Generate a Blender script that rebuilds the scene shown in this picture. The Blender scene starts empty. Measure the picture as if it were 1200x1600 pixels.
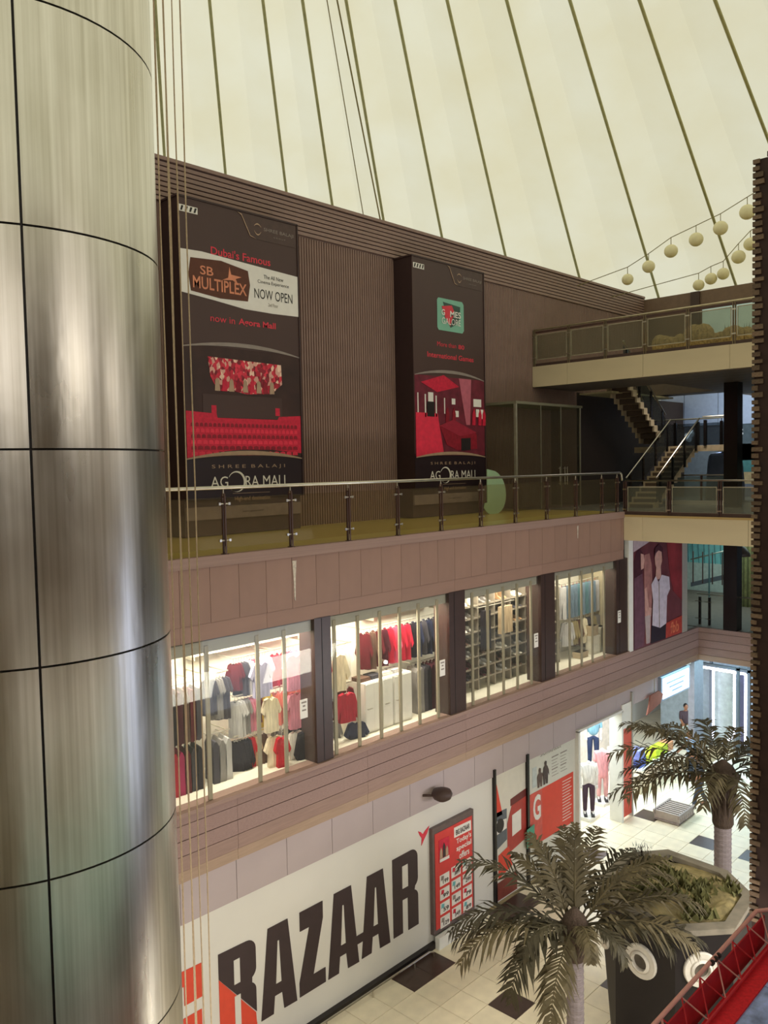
import bpy, math, random
from mathutils import Vector, Matrix
random.seed(7)
C = bpy.context.scene.collection
SC = bpy.context.scene
PI = math.pi

# ---------------------------------------------------------------- camera
cam_d = bpy.data.cameras.new('camera'); cam = bpy.data.objects.new('camera', cam_d); C.objects.link(cam)
cam_d.sensor_fit = 'VERTICAL'; cam_d.sensor_height = 36.0; cam_d.lens = 36.0 * 1298 / 1600
cam_d.clip_start = 0.05; cam_d.clip_end = 400
RT = Vector((0.689, -0.724, -0.019)); DN = Vector((-0.052, -0.024, -0.998)); FW = Vector((0.723, 0.689, -0.054))
FW.normalize(); RT = (RT - FW * RT.dot(FW)).normalized(); UP = RT.cross(FW).normalized()
cam.matrix_world = Matrix(((RT.x, UP.x, -FW.x, 0), (RT.y, UP.y, -FW.y, 0), (RT.z, UP.z, -FW.z, 11.0), (0, 0, 0, 1)))
SC.camera = cam

# ---------------------------------------------------------------- sky, sun, lamps, exposure
w = bpy.data.worlds.new('sky'); SC.world = w; w.use_nodes = True
bg = w.node_tree.nodes['Background']; bg.inputs[0].default_value = (0.82, 0.91, 1.0, 1); bg.inputs[1].default_value = .4
sun_d = bpy.data.lights.new('sun', 'SUN'); sun = bpy.data.objects.new('sun', sun_d); C.objects.link(sun)
sun_d.energy = 2.35; sun_d.angle = 0.02; sun_d.color = (1, 0.96, 0.86)
sun.rotation_euler = Vector((0.12, -0.22, -1)).to_track_quat('-Z', 'Y').to_euler()

def area(name, loc, size_x, size_y, power, col=(1, 1, 1), rot=(0, 0, 0)):
    d = bpy.data.lights.new(name, 'AREA'); o = bpy.data.objects.new(name, d); C.objects.link(o)
    d.shape = 'RECTANGLE'; d.size = size_x; d.size_y = size_y; d.energy = power; d.color = col
    o.location = loc; o.rotation_euler = rot
    return o
# ceiling lamps of the upper shop, of the ground floor shops and of the halls, plus added fills
for i, u in enumerate((9.0, 12.6, 16.9, 20.6)):
    area('shop_lamp', (u + .3, 12.35, 8.02), 3.3, 0.5, (165, 155, 85, 70)[i], (1, 0.93, 0.78))
area('ground_shop_lamp', (23.0, 13.4, 3.9), 4.0, 2.0, 300, (0.86, 0.98, 1.0))
area('ground_shop_lamp', (26.0, 13.6, 3.9), 4.0, 2.4, 170, (0.95, 0.97, 1.0))
area('neon_hall_lamp', (28.0, 10.5, 4.0), 5.0, 3.0, 220, (0.5, 0.88, 1.0))
area('far_shopfront_fill', (33.2, 13.0, 13.2), 0.6, 4.0, 150, (0.76, 0.88, 1.0), Vector((1, 0, -.5)).to_track_quat('-Z', 'Y').to_euler())  # unseen fill added to brighten the far shopfront
area('stair_fill', (28.9, 12.2, 13.5), 1.2, 1.2, 42, (1, .92, .82))  # unseen warm fill added to lift the stairs
area('lower_hall_lamp', (33.0, 12.5, 8.6), 4.0, 4.0, 150, (0.75, 1.0, 0.95))
# concourse lamps under the near balcony, and gallery fills added to brighten the facades
def aim(z, dz): return Vector((0, 1, dz)).to_track_quat('-Z', 'Y').to_euler()
for u in (3, 8, 13, 18): area('concourse_lamp', (u, 2.6, 4.5), 3.0, 1.0, 195, (1, .95, .87), aim(4.5, -.42))
for u in (0, 5, 10, 16): area('gallery_fill', (u, -1.0, 8.8), 3.0, 1.4, 9, (1, .93, .86), aim(8.8, -.3))
for u in (-1, 5, 11, 18): area('upper_gallery_fill', (u, -1.6, 12.95), 3.0, 2.0, 60, (1, .93, .85), aim(13, -.2))
SC.view_settings.view_transform = 'Standard'; SC.view_settings.look = 'None'
SC.view_settings.exposure = 0.0; SC.view_settings.gamma = 1.0; SC.view_settings.use_curve_mapping = False
SC.cycles.use_denoising = True
SC.cycles.max_bounces = 8; SC.cycles.diffuse_bounces = 4; SC.cycles.transparent_max_bounces = 16
SC.cycles.sample_clamp_indirect = 6

# ---------------------------------------------------------------- helpers
def lin(c):
    if isinstance(c, str):
        c = [int(c[i:i + 2], 16) / 255 for i in (0, 2, 4)]
    return tuple(x / 12.92 if x <= 0.04045 else ((x + 0.055) / 1.055) ** 2.4 for x in c) + (1,)

MATS = {}
def mat(name, col, rough=0.6, metal=0.0, var=0.12, scale=6.0, bump=0.0, stretch=(1, 1, 1), emit=0.0, rnd=0.0, spec=0.4, detail=3):
    """procedural surface: colour broken up by stretched noise, optional relief and per-object shade"""
    if name in MATS: return MATS[name]
    m = bpy.data.materials.new(name); m.use_nodes = True; MATS[name] = m
    nt = m.node_tree; N = nt.nodes; L = nt.links; b = N['Principled BSDF']
    c = lin(col)
    tc = N.new('ShaderNodeTexCoord'); mp = N.new('ShaderNodeMapping'); mp.inputs['Scale'].default_value = stretch
    no = N.new('ShaderNodeTexNoise'); no.inputs['Scale'].default_value = scale; no.inputs['Detail'].default_value = detail
    L.new(tc.outputs['Object'], mp.inputs[0]); L.new(mp.outputs[0], no.inputs['Vector'])
    mr = N.new('ShaderNodeMapRange'); mr.inputs[1].default_value = 0.3; mr.inputs[2].default_value = 0.7
    mr.inputs[3].default_value = 1 - var; mr.inputs[4].default_value = 1 + var
    L.new(no.outputs[0], mr.inputs[0])
    hs = N.new('ShaderNodeHueSaturation'); hs.inputs['Color'].default_value = c
    src = mr.outputs[0]
    if rnd:
        oi = N.new('ShaderNodeObjectInfo'); r2 = N.new('ShaderNodeMapRange'); r2.inputs[3].default_value = 1 - rnd; r2.inputs[4].default_value = 1 + rnd
        L.new(oi.outputs['Random'], r2.inputs[0]); mu = N.new('ShaderNodeMath'); mu.operation = 'MULTIPLY'
        L.new(src, mu.inputs[0]); L.new(r2.outputs[0], mu.inputs[1]); src = mu.outputs[0]
    L.new(src, hs.inputs['Value']); L.new(hs.outputs[0], b.inputs['Base Color'])
    b.inputs['Roughness'].default_value = rough; b.inputs['Metallic'].default_value = metal
    b.inputs['Specular IOR Level'].default_value = spec
    if bump:
        bp = N.new('ShaderNodeBump'); bp.inputs['Strength'].default_value = bump; bp.inputs['Distance'].default_value = 0.02
        L.new(no.outputs[0], bp.inputs['Height']); L.new(bp.outputs[0], b.inputs['Normal'])
    if emit:
        b.inputs['Emission Color'].default_value = c; b.inputs['Emission Strength'].default_value = emit
    return m

def glass(name, col, mix=0.12, rough=0.02, tint=(1, 1, 1)):
    """thin clear sheet: see-through tint with a mirror coat"""
    m = bpy.data.materials.new(name); m.use_nodes = True; MATS[name] = m
    nt = m.node_tree; N = nt.nodes; L = nt.links; N.remove(N['Principled BSDF']); out = N['Material Output']
    t = N.new('ShaderNodeBsdfTransparent'); t.inputs[0].default_value = lin(tint)
    g = N.new('ShaderNodeBsdfGlossy'); g.inputs['Color'].default_value = lin(col); g.inputs['Roughness'].default_value = rough
    d = N.new('ShaderNodeBsdfDiffuse'); d.inputs[0].default_value = lin(col)
    lw = N.new('ShaderNodeLayerWeight'); lw.inputs[0].default_value = .5
    pw = N.new('ShaderNodeMath'); pw.operation = 'POWER'; pw.inputs[1].default_value = 5.0
    fr = N.new('ShaderNodeMath'); fr.operation = 'MULTIPLY_ADD'; fr.inputs[1].default_value = .8; fr.inputs[2].default_value = .025
    L.new(lw.outputs['Facing'], pw.inputs[0]); L.new(pw.outputs[0], fr.inputs[0])
    m1 = N.new('ShaderNodeMixShader'); m2 = N.new('ShaderNodeMixShader'); m2.inputs[0].default_value = mix
    L.new(fr.outputs[0], m1.inputs[0]); L.new(t.outputs[0], m1.inputs[1]); L.new(g.outputs[0], m1.inputs[2])
    L.new(m1.outputs[0], m2.inputs[1]); L.new(d.outputs[0], m2.inputs[2]); L.new(m2.outputs[0], out.inputs[0])
    return m

def cells(name, cols, scale, stretch=(1, 1, 1), rough=0.5):
    """printed picture of many little patches (a crowd, mixed goods)"""
    m = bpy.data.materials.new(name); m.use_nodes = True; MATS[name] = m
    nt = m.node_tree; N = nt.nodes; L = nt.links; b = N['Principled BSDF']
    tc = N.new('ShaderNodeTexCoord'); mp = N.new('ShaderNodeMapping'); mp.inputs['Scale'].default_value = stretch
    vo = N.new('ShaderNodeTexVoronoi'); vo.inputs['Scale'].default_value = scale
    L.new(tc.outputs['Object'], mp.inputs[0]); L.new(mp.outputs[0], vo.inputs['Vector'])
    sp = N.new('ShaderNodeSeparateColor'); L.new(vo.outputs['Color'], sp.inputs[0])
    rp = N.new('ShaderNodeValToRGB'); rp.color_ramp.interpolation = 'CONSTANT'
    el = rp.color_ramp.elements
    while len(el) < len(cols): el.new(0.5)
    for i, c in enumerate(cols):
        el[i].position = i / len(cols); el[i].color = lin(c)
    L.new(sp.outputs[0], rp.inputs[0]); L.new(rp.outputs[0], b.inputs['Base Color']); b.inputs['Roughness'].default_value = rough
    return m

def wpos(o):
    v = Vector((0, 0, 0))
    while o: v += o.location; o = o.parent
    return v

class MB:
    def __init__(s): s.v = []; s.f = []
    def add(s, vs, fs):
        n = len(s.v); s.v += [tuple(p) for p in vs]; s.f += [tuple(i + n for i in f) for f in fs]; return s
    def box(s, x0, x1, y0, y1, z0, z1):
        vs = [(x, y, z) for z in (z0, z1) for y in (y0, y1) for x in (x0, x1)]
        return s.add(vs, [(0, 2, 3, 1), (4, 5, 7, 6), (0, 1, 5, 4), (2, 6, 7, 3), (0, 4, 6, 2), (1, 3, 7, 5)])
    def prism(s, pts, axis, a, b):
        """2-D outline pushed from a to b along axis: 'y' outlines are (x,z), 'x' are (y,z), 'z' are (x,y)"""
        n = len(pts)
        k = {'y': lambda p, d: (p[0], d, p[1]), 'x': lambda p, d: (d, p[0], p[1]), 'z': lambda p, d: (p[0], p[1], d)}[axis]
        vs = [k(p, a) for p in pts] + [k(p, b) for p in pts]
        ar = sum(pts[i][0] * pts[(i + 1) % n][1] - pts[(i + 1) % n][0] * pts[i][1] for i in range(n))
        flip = (ar > 0) == (axis != 'y')
        if b < a: flip = not flip
        f0 = tuple(range(n)); f1 = tuple(range(n, 2 * n))
        fs = [f0[::-1] if flip else f0, f1 if flip else f1[::-1]]
        for i in range(n):
            j = (i + 1) % n
            fs.append((i, j, j + n, i + n) if flip else (i, i + n, j + n, j))
        return s.add(vs, fs)
    def tube(s, p0, p1, r, n=8, r1=None):
        p0 = Vector(p0); p1 = Vector(p1); d = (p1 - p0)
        if d.length < 1e-6: return s
        d.normalize(); a = d.orthogonal().normalized(); b = d.cross(a); r1 = r if r1 is None else r1
        vs = [p0 + (a * math.cos(2 * PI * i / n) + b * math.sin(2 * PI * i / n)) * r for i in range(n)]
        vs += [p1 + (a * math.cos(2 * PI * i / n) + b * math.sin(2 * PI * i / n)) * r1 for i in range(n)]
        fs = [(i, (i + 1) % n, (i + 1) % n + n, i + n) for i in range(n)] + [tuple(range(n))[::-1], tuple(range(n, 2 * n))]
        return s.add(vs, fs)
    def path(s, pts, r, n=6):
        for a, b in zip(pts[:-1], pts[1:]): s.tube(a, b, r, n)
        return s
    def lathe(s, prof, cx, cy, n=24, axis='z', cz=0):
        vs = []
        for r, h in prof:
            for i in range(n):
                t = 2 * PI * i / n; vs.append((cx + r * math.cos(t), cy + r * math.sin(t), cz + h))
        fs = []
        for k in range(len(prof) - 1):
            for i in range(n):
                j = (i + 1) % n; fs.append((k * n + i, k * n + j, k * n + n + j, k * n + n + i))
        fs.append(tuple(range(n))[::-1]); m = (len(prof) - 1) * n; fs.append(tuple(range(m, m + n)))
        return s.add(vs, fs)
    def ball(s, c, rx, ry, rz, n=12, m=8):
        vs = [(c[0], c[1], c[2] - rz)]
        for k in range(1, m):
            p = -PI / 2 + PI * k / m
            for i in range(n):
                t = 2 * PI * i / n; vs.append((c[0] + rx * math.cos(p) * math.cos(t), c[1] + ry * math.cos(p) * math.sin(t), c[2] + rz * math.sin(p)))
        vs.append((c[0], c[1], c[2] + rz)); top = len(vs) - 1; fs = []
        for i in range(n):
            j = (i + 1) % n; fs.append((0, 1 + j, 1 + i)); q = 1 + (m - 2) * n; fs.append((q + i, q + j, top))
        for k in range(m - 2):
            for i in range(n):
                j = (i + 1) % n; a = 1 + k * n; fs.append((a + i, a + j, a + n + j, a + n + i))
        return s.add(vs, fs)
    def mesh(s, name, m, off=Vector((0, 0, 0)), smooth=False):
        me = bpy.data.meshes.new(name); me.from_pydata([(p[0] - off.x, p[1] - off.y, p[2] - off.z) for p in s.v], [], s.f)
        if m: me.materials.append(m)
        if smooth: me.polygons.foreach_set('use_smooth', [True] * len(me.polygons))
        me.update(); return me
    def build(s, name, m, parent=None, smooth=False, label=None):
        """ONE mesh object; vertices are given in world space and stored relative to the parent's base"""
        off = wpos(parent) if parent else Vector((0, 0, 0))
        o = bpy.data.objects.new(name, s.mesh(name, m, off, smooth)); C.objects.link(o)
        if parent: o.parent = parent
        if label: o['label'] = label
        return o

def thing(name, label, cat, loc=(0, 0, 0), group=None):
    o = bpy.data.objects.new(name, None); C.objects.link(o); o.location = loc; o.empty_display_size = 0.1
    o['label'] = label; o['category'] = cat
    if group: o['group'] = group
    return o
def tag(o, label, cat, group=None):
    o['label'] = label; o['category'] = cat
    if group: o['group'] = group
    return o
def struct(o, label=None):
    o['kind'] = 'structure'
    if label: o['label'] = label
    return o
def shell(name, label, loc=(0, 0, 0)):
    o = bpy.data.objects.new(name, None); C.objects.link(o); o.location = loc
    o['kind'] = 'structure'; o['label'] = label
    return o
def piece(name, me, parent, loc, rot=(0, 0, 0), scale=(1, 1, 1)):
    """one more object on a shared mesh, placed in world space under its parent"""
    o = bpy.data.objects.new(name, me); C.objects.link(o)
    o.location = Vector(loc) - (wpos(parent) if parent else Vector((0, 0, 0)))
    if parent: o.parent = parent
    o.rotation_euler = rot; o.scale = scale
    return o
def unit_box(name, m):
    return MB().box(-.5, .5, -.5, .5, -.5, .5).mesh(name, m)
def bricks(name, me, parent, x0, x1, y0, y1, z0, z1):
    return piece(name, me, parent, ((x0 + x1) / 2, (y0 + y1) / 2, (z0 + z1) / 2), scale=(abs(x1 - x0), abs(y1 - y0), abs(z1 - z0)))

def flat(parent, name, pts, v, m, t=0.006, axis='y'):
    """thin printed or cut-out shape on a wall that faces the court"""
    return MB().prism(pts, axis, v - t, v).build(name, m, parent)
def text(parent, s, x0, x1, z0, z1, v, m, bold=0.0, plane='y', name='lettering', t=0.004, shear=0.0):
    """lettering stretched to fill the box x0..x1, z0..z1 on the plane y=v (or x=v)"""
    cu = bpy.data.curves.new('text', 'FONT'); cu.body = s; cu.offset = bold; cu.resolution_u = 3; cu.shear = shear
    ob = bpy.data.objects.new('text', cu); me = bpy.data.meshes.new_from_object(ob)
    bpy.data.objects.remove(ob); bpy.data.curves.remove(cu)
    if not me.vertices: return None
    xs = [q.co.x for q in me.vertices]; ys = [q.co.y for q in me.vertices]
    ax, bx, ay, by = min(xs), max(xs), min(ys), max(ys); off = wpos(parent)
    for q in me.vertices:
        a = x0 + (q.co.x - ax) / (bx - ax) * (x1 - x0); b = z0 + (q.co.y - ay) / (by - ay) * (z1 - z0)
        q.co = (Vector((a, v - t, b)) if plane == 'y' else Vector((v - t, a, b))) - off
    me.materials.clear(); me.materials.append(m); me.update(); me.name = name
    o = bpy.data.objects.new(name, me); C.objects.link(o); o.parent = parent
    return o
def arc_strip(x0, x1, zc, rise, th, n=14, skew=0.0):
    up = []; lo = []
    for i in range(n + 1):
        q = i / n; x = x0 + (x1 - x0) * q; h = rise * (1 - (2 * q - 1) ** 2) + skew * q
        up.append((x, zc + h)); lo.append((x, zc + h - th * (0.25 + 0.75 * math.sin(PI * q))))
    return up + lo[::-1]
ORD = ['first', 'second', 'third', 'fourth', 'fifth', 'sixth', 'seventh', 'eighth', 'ninth', 'tenth', 'eleventh', 'twelfth', 'thirteenth', 'fourteenth', 'fifteenth', 'sixteenth']

# ---------------------------------------------------------------- materials
brown_panel = mat('brown_panel', '917264', .55, var=.06, scale=1.2, rnd=.04)
brown_rough = mat('rough_brown', '9c817b', .85, var=.22, scale=60, bump=.5, rnd=.04)
brown_edge = mat('brown_edge', '957a70', .6, var=.1)
ochre_edge = mat('ochre_edge', 'a48a76', .6, var=.1)
rib_brown = mat('rib_brown', '92786e', .5, var=.06, scale=3)
dark_brown = mat('dark_brown', '4a3833', .5, var=.1, scale=2)
near_black = mat('near_black', '241d1d', .45, var=.1)
black_gloss = mat('black_gloss', '1c1818', .25, var=.05)
olive_floor = mat('olive_floor', 'b09d54', .3, var=.1, scale=1.5)
white_wall = mat('white_wall', 'd9d5cd', .55, var=.03, scale=.8)
shaded_strip_wall = mat('shaded_strip_wall', 'b5a6a6', .6, var=.04, scale=1)  # shade under the slab edge put into the white wall's colour
white = mat('white', 'e8e6e0', .5, var=.03)
lit_white = mat('shop_white', 'f4efe0', .5, var=.03)
grey_trim = mat('grey_trim', 'a8a49c', .45, var=.05)
mullion_m = mat('mullion', 'a59a86', .45, metal=0, var=.06)
steel = mat('satin_steel', 'c9c2b4', .28, metal=1, var=.08)
cream_tile = mat('cream_tile', 'f4e8cc', .32, var=.06, scale=2.5, rnd=.05)
dark_tile = mat('dark_tile', '4b3a33', .3, var=.12, scale=5, rnd=.08)
grout = mat('grout', 'a4936f', .8, var=.1)
beam_tan = mat('beam_tan', 'd2c2a2', .5, var=.08, scale=.7)
soffit_m = mat('soffit', '6e6258', .6, var=.08)
grey_blue = mat('grey_blue', '8a93a3', .5, var=.06)
slate = mat('slate', '5f646b', .5, var=.08)
teal_m = mat('teal', '6ab0b4', .5, var=.1, scale=2)
red_p = mat('poster_red', 'd8432f', .5, var=.04)
crimson = mat('print_crimson', 'c81e3c', .5, var=.15, scale=14)
crimson_d = mat('print_dark_crimson', '8a1428', .5, var=.2, scale=10)
banner_dk = mat('banner_dark', '4a3532', .4, var=.06, scale=.5)
banner_black = mat('banner_black', '2a1c22', .35, var=.06, scale=.5)
banner_side = mat('banner_side', '3a2828', .5, var=.05)
print_red = mat('print_red', 'd83a4a', .5, var=.03)
print_white = mat('print_white', 'e9e4dc', .5, var=.03)
print_grey = mat('print_grey', '8f837b', .5, var=.08)
print_tan = mat('print_tan', 'b0937a', .5, var=.08)
clear_glass = glass('clear_glass', 'c8c8c0', .03, tint='fafaf6')
rail_glass = glass('rail_glass', '8f8468', .05, tint='f8f3ea')
grey_glass = glass('grey_glass', '8c8a7c', .2, .08, tint='ecece2')
box_glass = glass('box_glass', '6a6a62', .06, tint='f2f2ec')

# tent cloth: thin cream fabric, the daylight comes through it
fab = bpy.data.materials.new('tent_fabric'); fab.use_nodes = True
nt = fab.node_tree; N = nt.nodes; L = nt.links; N.remove(N['Principled BSDF'])
tc = N.new('ShaderNodeTexCoord'); no = N.new('ShaderNodeTexNoise'); no.inputs['Scale'].default_value = .35; no.inputs['Detail'].default_value = 5
rp = N.new('ShaderNodeValToRGB'); rp.color_ramp.elements[0].position = .3; rp.color_ramp.elements[1].position = .7
rp.color_ramp.elements[0].color = (.88, .83, .60, 1); rp.color_ramp.elements[1].color = (.93, .91, .73, 1)
tr = N.new('ShaderNodeBsdfTranslucent'); df = N.new('ShaderNodeBsdfDiffuse'); mx = N.new('ShaderNodeMixShader'); mx.inputs[0].default_value = .25
L.new(tc.outputs['Object'], no.inputs['Vector']); L.new(no.outputs[0], rp.inputs[0])
L.new(rp.outputs[0], tr.inputs[0]); L.new(rp.outputs[0], df.inputs[0])
L.new(tr.outputs[0], mx.inputs[1]); L.new(df.outputs[0], mx.inputs[2]); L.new(mx.outputs[0], N['Material Output'].inputs[0])
seam_m = mat('seam', 'b4ae78', .8, var=.1)

# brushed steel of the big column: streaks down the sheet, smeared and a little dented
bs = bpy.data.materials.new('brushed_steel'); bs.use_nodes = True
nt = bs.node_tree; N = nt.nodes; L = nt.links; b = N['Principled BSDF']; b.inputs['Metallic'].default_value = 1
tc = N.new('ShaderNodeTexCoord'); mp = N.new('ShaderNodeMapping'); mp.inputs['Scale'].default_value = (26, 26, .35)
n1 = N.new('ShaderNodeTexNoise'); n1.inputs['Scale'].default_value = 1.4; n1.inputs['Detail'].default_value = 5
oi = N.new('ShaderNodeObjectInfo'); om = N.new('ShaderNodeVectorMath'); om.operation = 'ADD'; ok = N.new('ShaderNodeMath'); ok.operation = 'MULTIPLY'; ok.inputs[1].default_value = 40
L.new(oi.outputs['Random'], ok.inputs[0]); L.new(tc.outputs['Object'], om.inputs[0]); L.new(ok.outputs[0], om.inputs[1])
L.new(om.outputs[0], mp.inputs[0]); L.new(mp.outputs[0], n1.inputs['Vector'])
mp2 = N.new('ShaderNodeMapping'); mp2.inputs['Scale'].default_value = (2.2, 2.2, .8)
n2 = N.new('ShaderNodeTexNoise'); n2.inputs['Scale'].default_value = 1.5; n2.inputs['Detail'].default_value = 4
L.new(om.outputs[0], mp2.inputs[0]); L.new(mp2.outputs[0], n2.inputs['Vector'])
rp = N.new('ShaderNodeValToRGB'); rp.color_ramp.elements[0].position = .32; rp.color_ramp.elements[1].position = .66
rp.color_ramp.elements[0].color = lin('c4beae'); rp.color_ramp.elements[1].color = lin('f0ece2')
ad = N.new('ShaderNodeMath'); ad.operation = 'MULTIPLY_ADD'; ad.inputs[1].default_value = .55
hl = N.new('ShaderNodeMath'); hl.operation = 'MULTIPLY'; hl.inputs[1].default_value = .45
L.new(n2.outputs[0], hl.inputs[0]); L.new(n1.outputs[0], ad.inputs[0]); L.new(hl.outputs[0], ad.inputs[2])
L.new(ad.outputs[0], rp.inputs[0]); L.new(rp.outputs[0], b.inputs['Base Color'])
mr = N.new('ShaderNodeMapRange'); mr.inputs[3].default_value = .2; mr.inputs[4].default_value = .42
L.new(n2.outputs[0], mr.inputs[0]); L.new(mr.outputs[0], b.inputs['Roughness'])
bp = N.new('ShaderNodeBump'); bp.inputs['Strength'].default_value = .16; bp.inputs['Distance'].default_value = .04
L.new(n2.outputs[0], bp.inputs['Height']); L.new(bp.outputs[0], b.inputs['Normal'])

unit = {}
def ub(m):
    if m.name not in unit: unit[m.name] = unit_box(m.name + '_block', m)
    return unit[m.name]
def blk(name, m, parent, *a): return bricks(name, ub(m), parent, *a)

# ---------------------------------------------------------------- large structure
# tent roof: a cone of flat gores around a mast head above the court
roof = shell('ceiling', 'cream translucent tent roof of radiating fabric gores with dark seams', (5.05, 9.0, 34.0))
AZ = [2.6, 8.4, 14.3, 20.1, 25.9, 31.2, 36.3, 40.9, 45.1, 50.7]
a = 56.3
while a < 357: AZ.append(a); a += 6.0
AP = Vector((5.05, 9.0, 34.0)); RR = 34.0; ZR = 17.0
def rim(az, r=RR):
    q = r / RR; return Vector((AP.x + r * math.cos(math.radians(az)), AP.y + r * math.sin(math.radians(az)), AP.z + (ZR - AP.z) * q))
for i, az in enumerate(AZ):
    a2 = AZ[(i + 1) % len(AZ)] + (360 if i == len(AZ) - 1 else 0)
    g = MB(); vs = []; fs = []; K = 10
    for k in range(K + 1):
        r = .6 + (RR - .6) * k / K
        pa, pb = rim(az, r), rim(a2, r); sag = .012 * r
        pm = (pa + pb) / 2 + Vector((0, 0, sag * .6)); vs += [pa, pm, pb]
    for k in range(K):
        for c in (0, 1): fs.append((3 * k + c, 3 * k + c + 1, 3 * k + c + 4, 3 * k + c + 3))
    g.add(vs, fs).build('gore', fab, roof)
    p0, p1 = rim(az, .6), rim(az)
    MB().tube(p0 - Vector((0, 0, .05)), p1 - Vector((0, 0, .05)), .05, 6, .055).build('seam', seam_m, roof)
for i, az in enumerate(AZ):
    a2 = AZ[(i + 1) % len(AZ)]; pa, pb = rim(az), rim(a2)
    MB().add([pa, pb, (pb.x, pb.y, 8), (pa.x, pa.y, 8)], [(0, 1, 2, 3)]).build('skirt', fab, roof)  # unseen cloth added to close the sky gap below the rim
MB().lathe([(.7, -.4), (.7, .1), (.2, .3)], AP.x, AP.y, 20, cz=AP.z).build('mast_head', steel, roof)

# ground floor of square tiles
floor = MB().box(-8, 40, -7, 20, -.3, -.012).build('floor', grout)
struct(floor, 'cream tiled ground floor of the court with scattered dark accent tiles')
DARK = {(0, 0), (-1, 3), (0, 3), (4, 3), (5, 3), (-6, 3), (-5, 3), (3, -2), (14, -2), (14, 0), (10, 3), (15, 3), (9, -3), (6, -3), (-5, 1), (19, 1), (-1, -3), (16, -3)}
TP = .692
for i in range(-7, 22):
    for j in range(-5, 5):
        u0 = 13.2 + TP * i; v0 = 9.225 + TP * j
        if j == 4 and u0 < 19: continue
        if i < -4 and j < -1: continue
        if i > 15 and j < -3: continue
        blk('tile', dark_tile if (i, j) in DARK else cream_tile, floor, u0 + .006, u0 + TP - .006, v0 + .006, v0 + TP - .006, -.03, 0)
MB().box(-7.9, 8.3, -6.9, 11.98, -.03, -.004).box(8.4, 10.3, -6.9, 8.5, -.03, -.004).box(10.3, 29, -6.9, 5.7, -.03, -.004).box(28.5, 39, 5.7, 12, -.03, -.004).box(19.1, 39, 12.7, 19, -.03, -.004).build('plain_paving', cream_tile, floor)

# ground floor wall behind the white sign
wall_g = MB().box(2, 20.33, 12.1, 12.4, 0, 4.3).box(20.33, 23.55, 12.1, 12.4, 3.46, 4.3).box(23.55, 28.1, 12.1, 12.4, 3.95, 4.3).build('wall_ground', white_wall)
struct(wall_g, 'long white ground floor wall carrying the big lettering')
us = [2, 3.6, 5.2, 6.3] + [7.47 + 1.17 * k for k in range(0, 19)]
for k in range(len(us) - 1):
    if us[k + 1] < 28.1: blk('panel', shaded_strip_wall, wall_g, us[k] + .006, us[k + 1] - .006, 12.07, 12.101, 3.46 if us[k] > 20 else 3.27, 4.13)
blk('skirting', near_black, wall_g, 2, 14.05, 11.98, 12.1, 0, .12)
struct(MB().box(2, 40, 16.4, 16.7, 0, 4.2).build('wall_ground_back', white_wall), 'white rear wall of the ground floor shops')

# first floor slab with its rough stone face
slab1 = MB().box(2, 28, 11.92, 17, 4.12, 5.28).box(28.12, 40, -6, 17, 4.12, 5.28).build('floor_slab', soffit_m)
struct(slab1, 'first floor slab edge faced with rough brown strips')
zz = [4.14, 4.34, 4.60, 4.86, 5.12, 5.28]
mm = [ochre_edge, brown_edge, brown_rough, brown_rough, brown_rough]
for k in range(5):
    u = 2.0; 
    while u < 28:
        e = min(28.02, u + 3.25)
        blk('strip', mm[k], slab1, u + .003, e - .003, 11.79 + (.02 if k == 0 else .004 * (k % 2)), 11.93, zz[k] + .006, zz[k + 1] - .006); u = e
    v = 11.9
    while v > -5:
        blk('strip', mm[k], slab1, 28, 28.13, v - 3.2, v - .006, zz[k] + .006, zz[k + 1] - .006); v -= 3.2
blk('sill', brown_edge, slab1, 2, 22.9, 11.74, 12.1, 5.27, 5.34)

# second floor balcony: slab, lip and panelled face
slab2 = MB().box(2, 22.65, 11.9, 17, 8.1, 9.5).build('balcony_slab', soffit_m)
struct(slab2, 'balcony slab with brown panelled face above the shop windows')
blk('floor_finish', olive_floor, slab2, 2, 22.66, 11.8, 16.2, 9.5, 9.55)
blk('lip', brown_edge, slab2, 2, 22.66, 11.76, 11.92, 9.37, 9.552)
u = 2.07
while u < 22.6:
    e = min(22.65, u + .6); blk('panel', brown_panel, slab2, u + .004, e - .004, 11.79, 11.905, 8.42, 9.365); u = e
u = 2.07
while u < 22.6:
    e = min(22.65, u + 1.8); blk('panel', brown_panel, slab2, u + .003, e - .003, 11.8, 11.905, 8.14, 8.415); u = e
stain = mat('stain', 'c8bcae', .8, var=.2, scale=20)
for u, z, w, h in ((9.93, 9.3, .1, .75), (20.02, 9.3, .07, .35), (8.83, 9.5, .05, .12)):
    flat(slab2, 'stain', [(u - w / 2, z), (u + w / 2, z), (u + w * .25, z - h * .4), (u + .01, z - h), (u - .015, z - h * .95), (u - w * .3, z - h * .35)], 11.785, stain)

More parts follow.
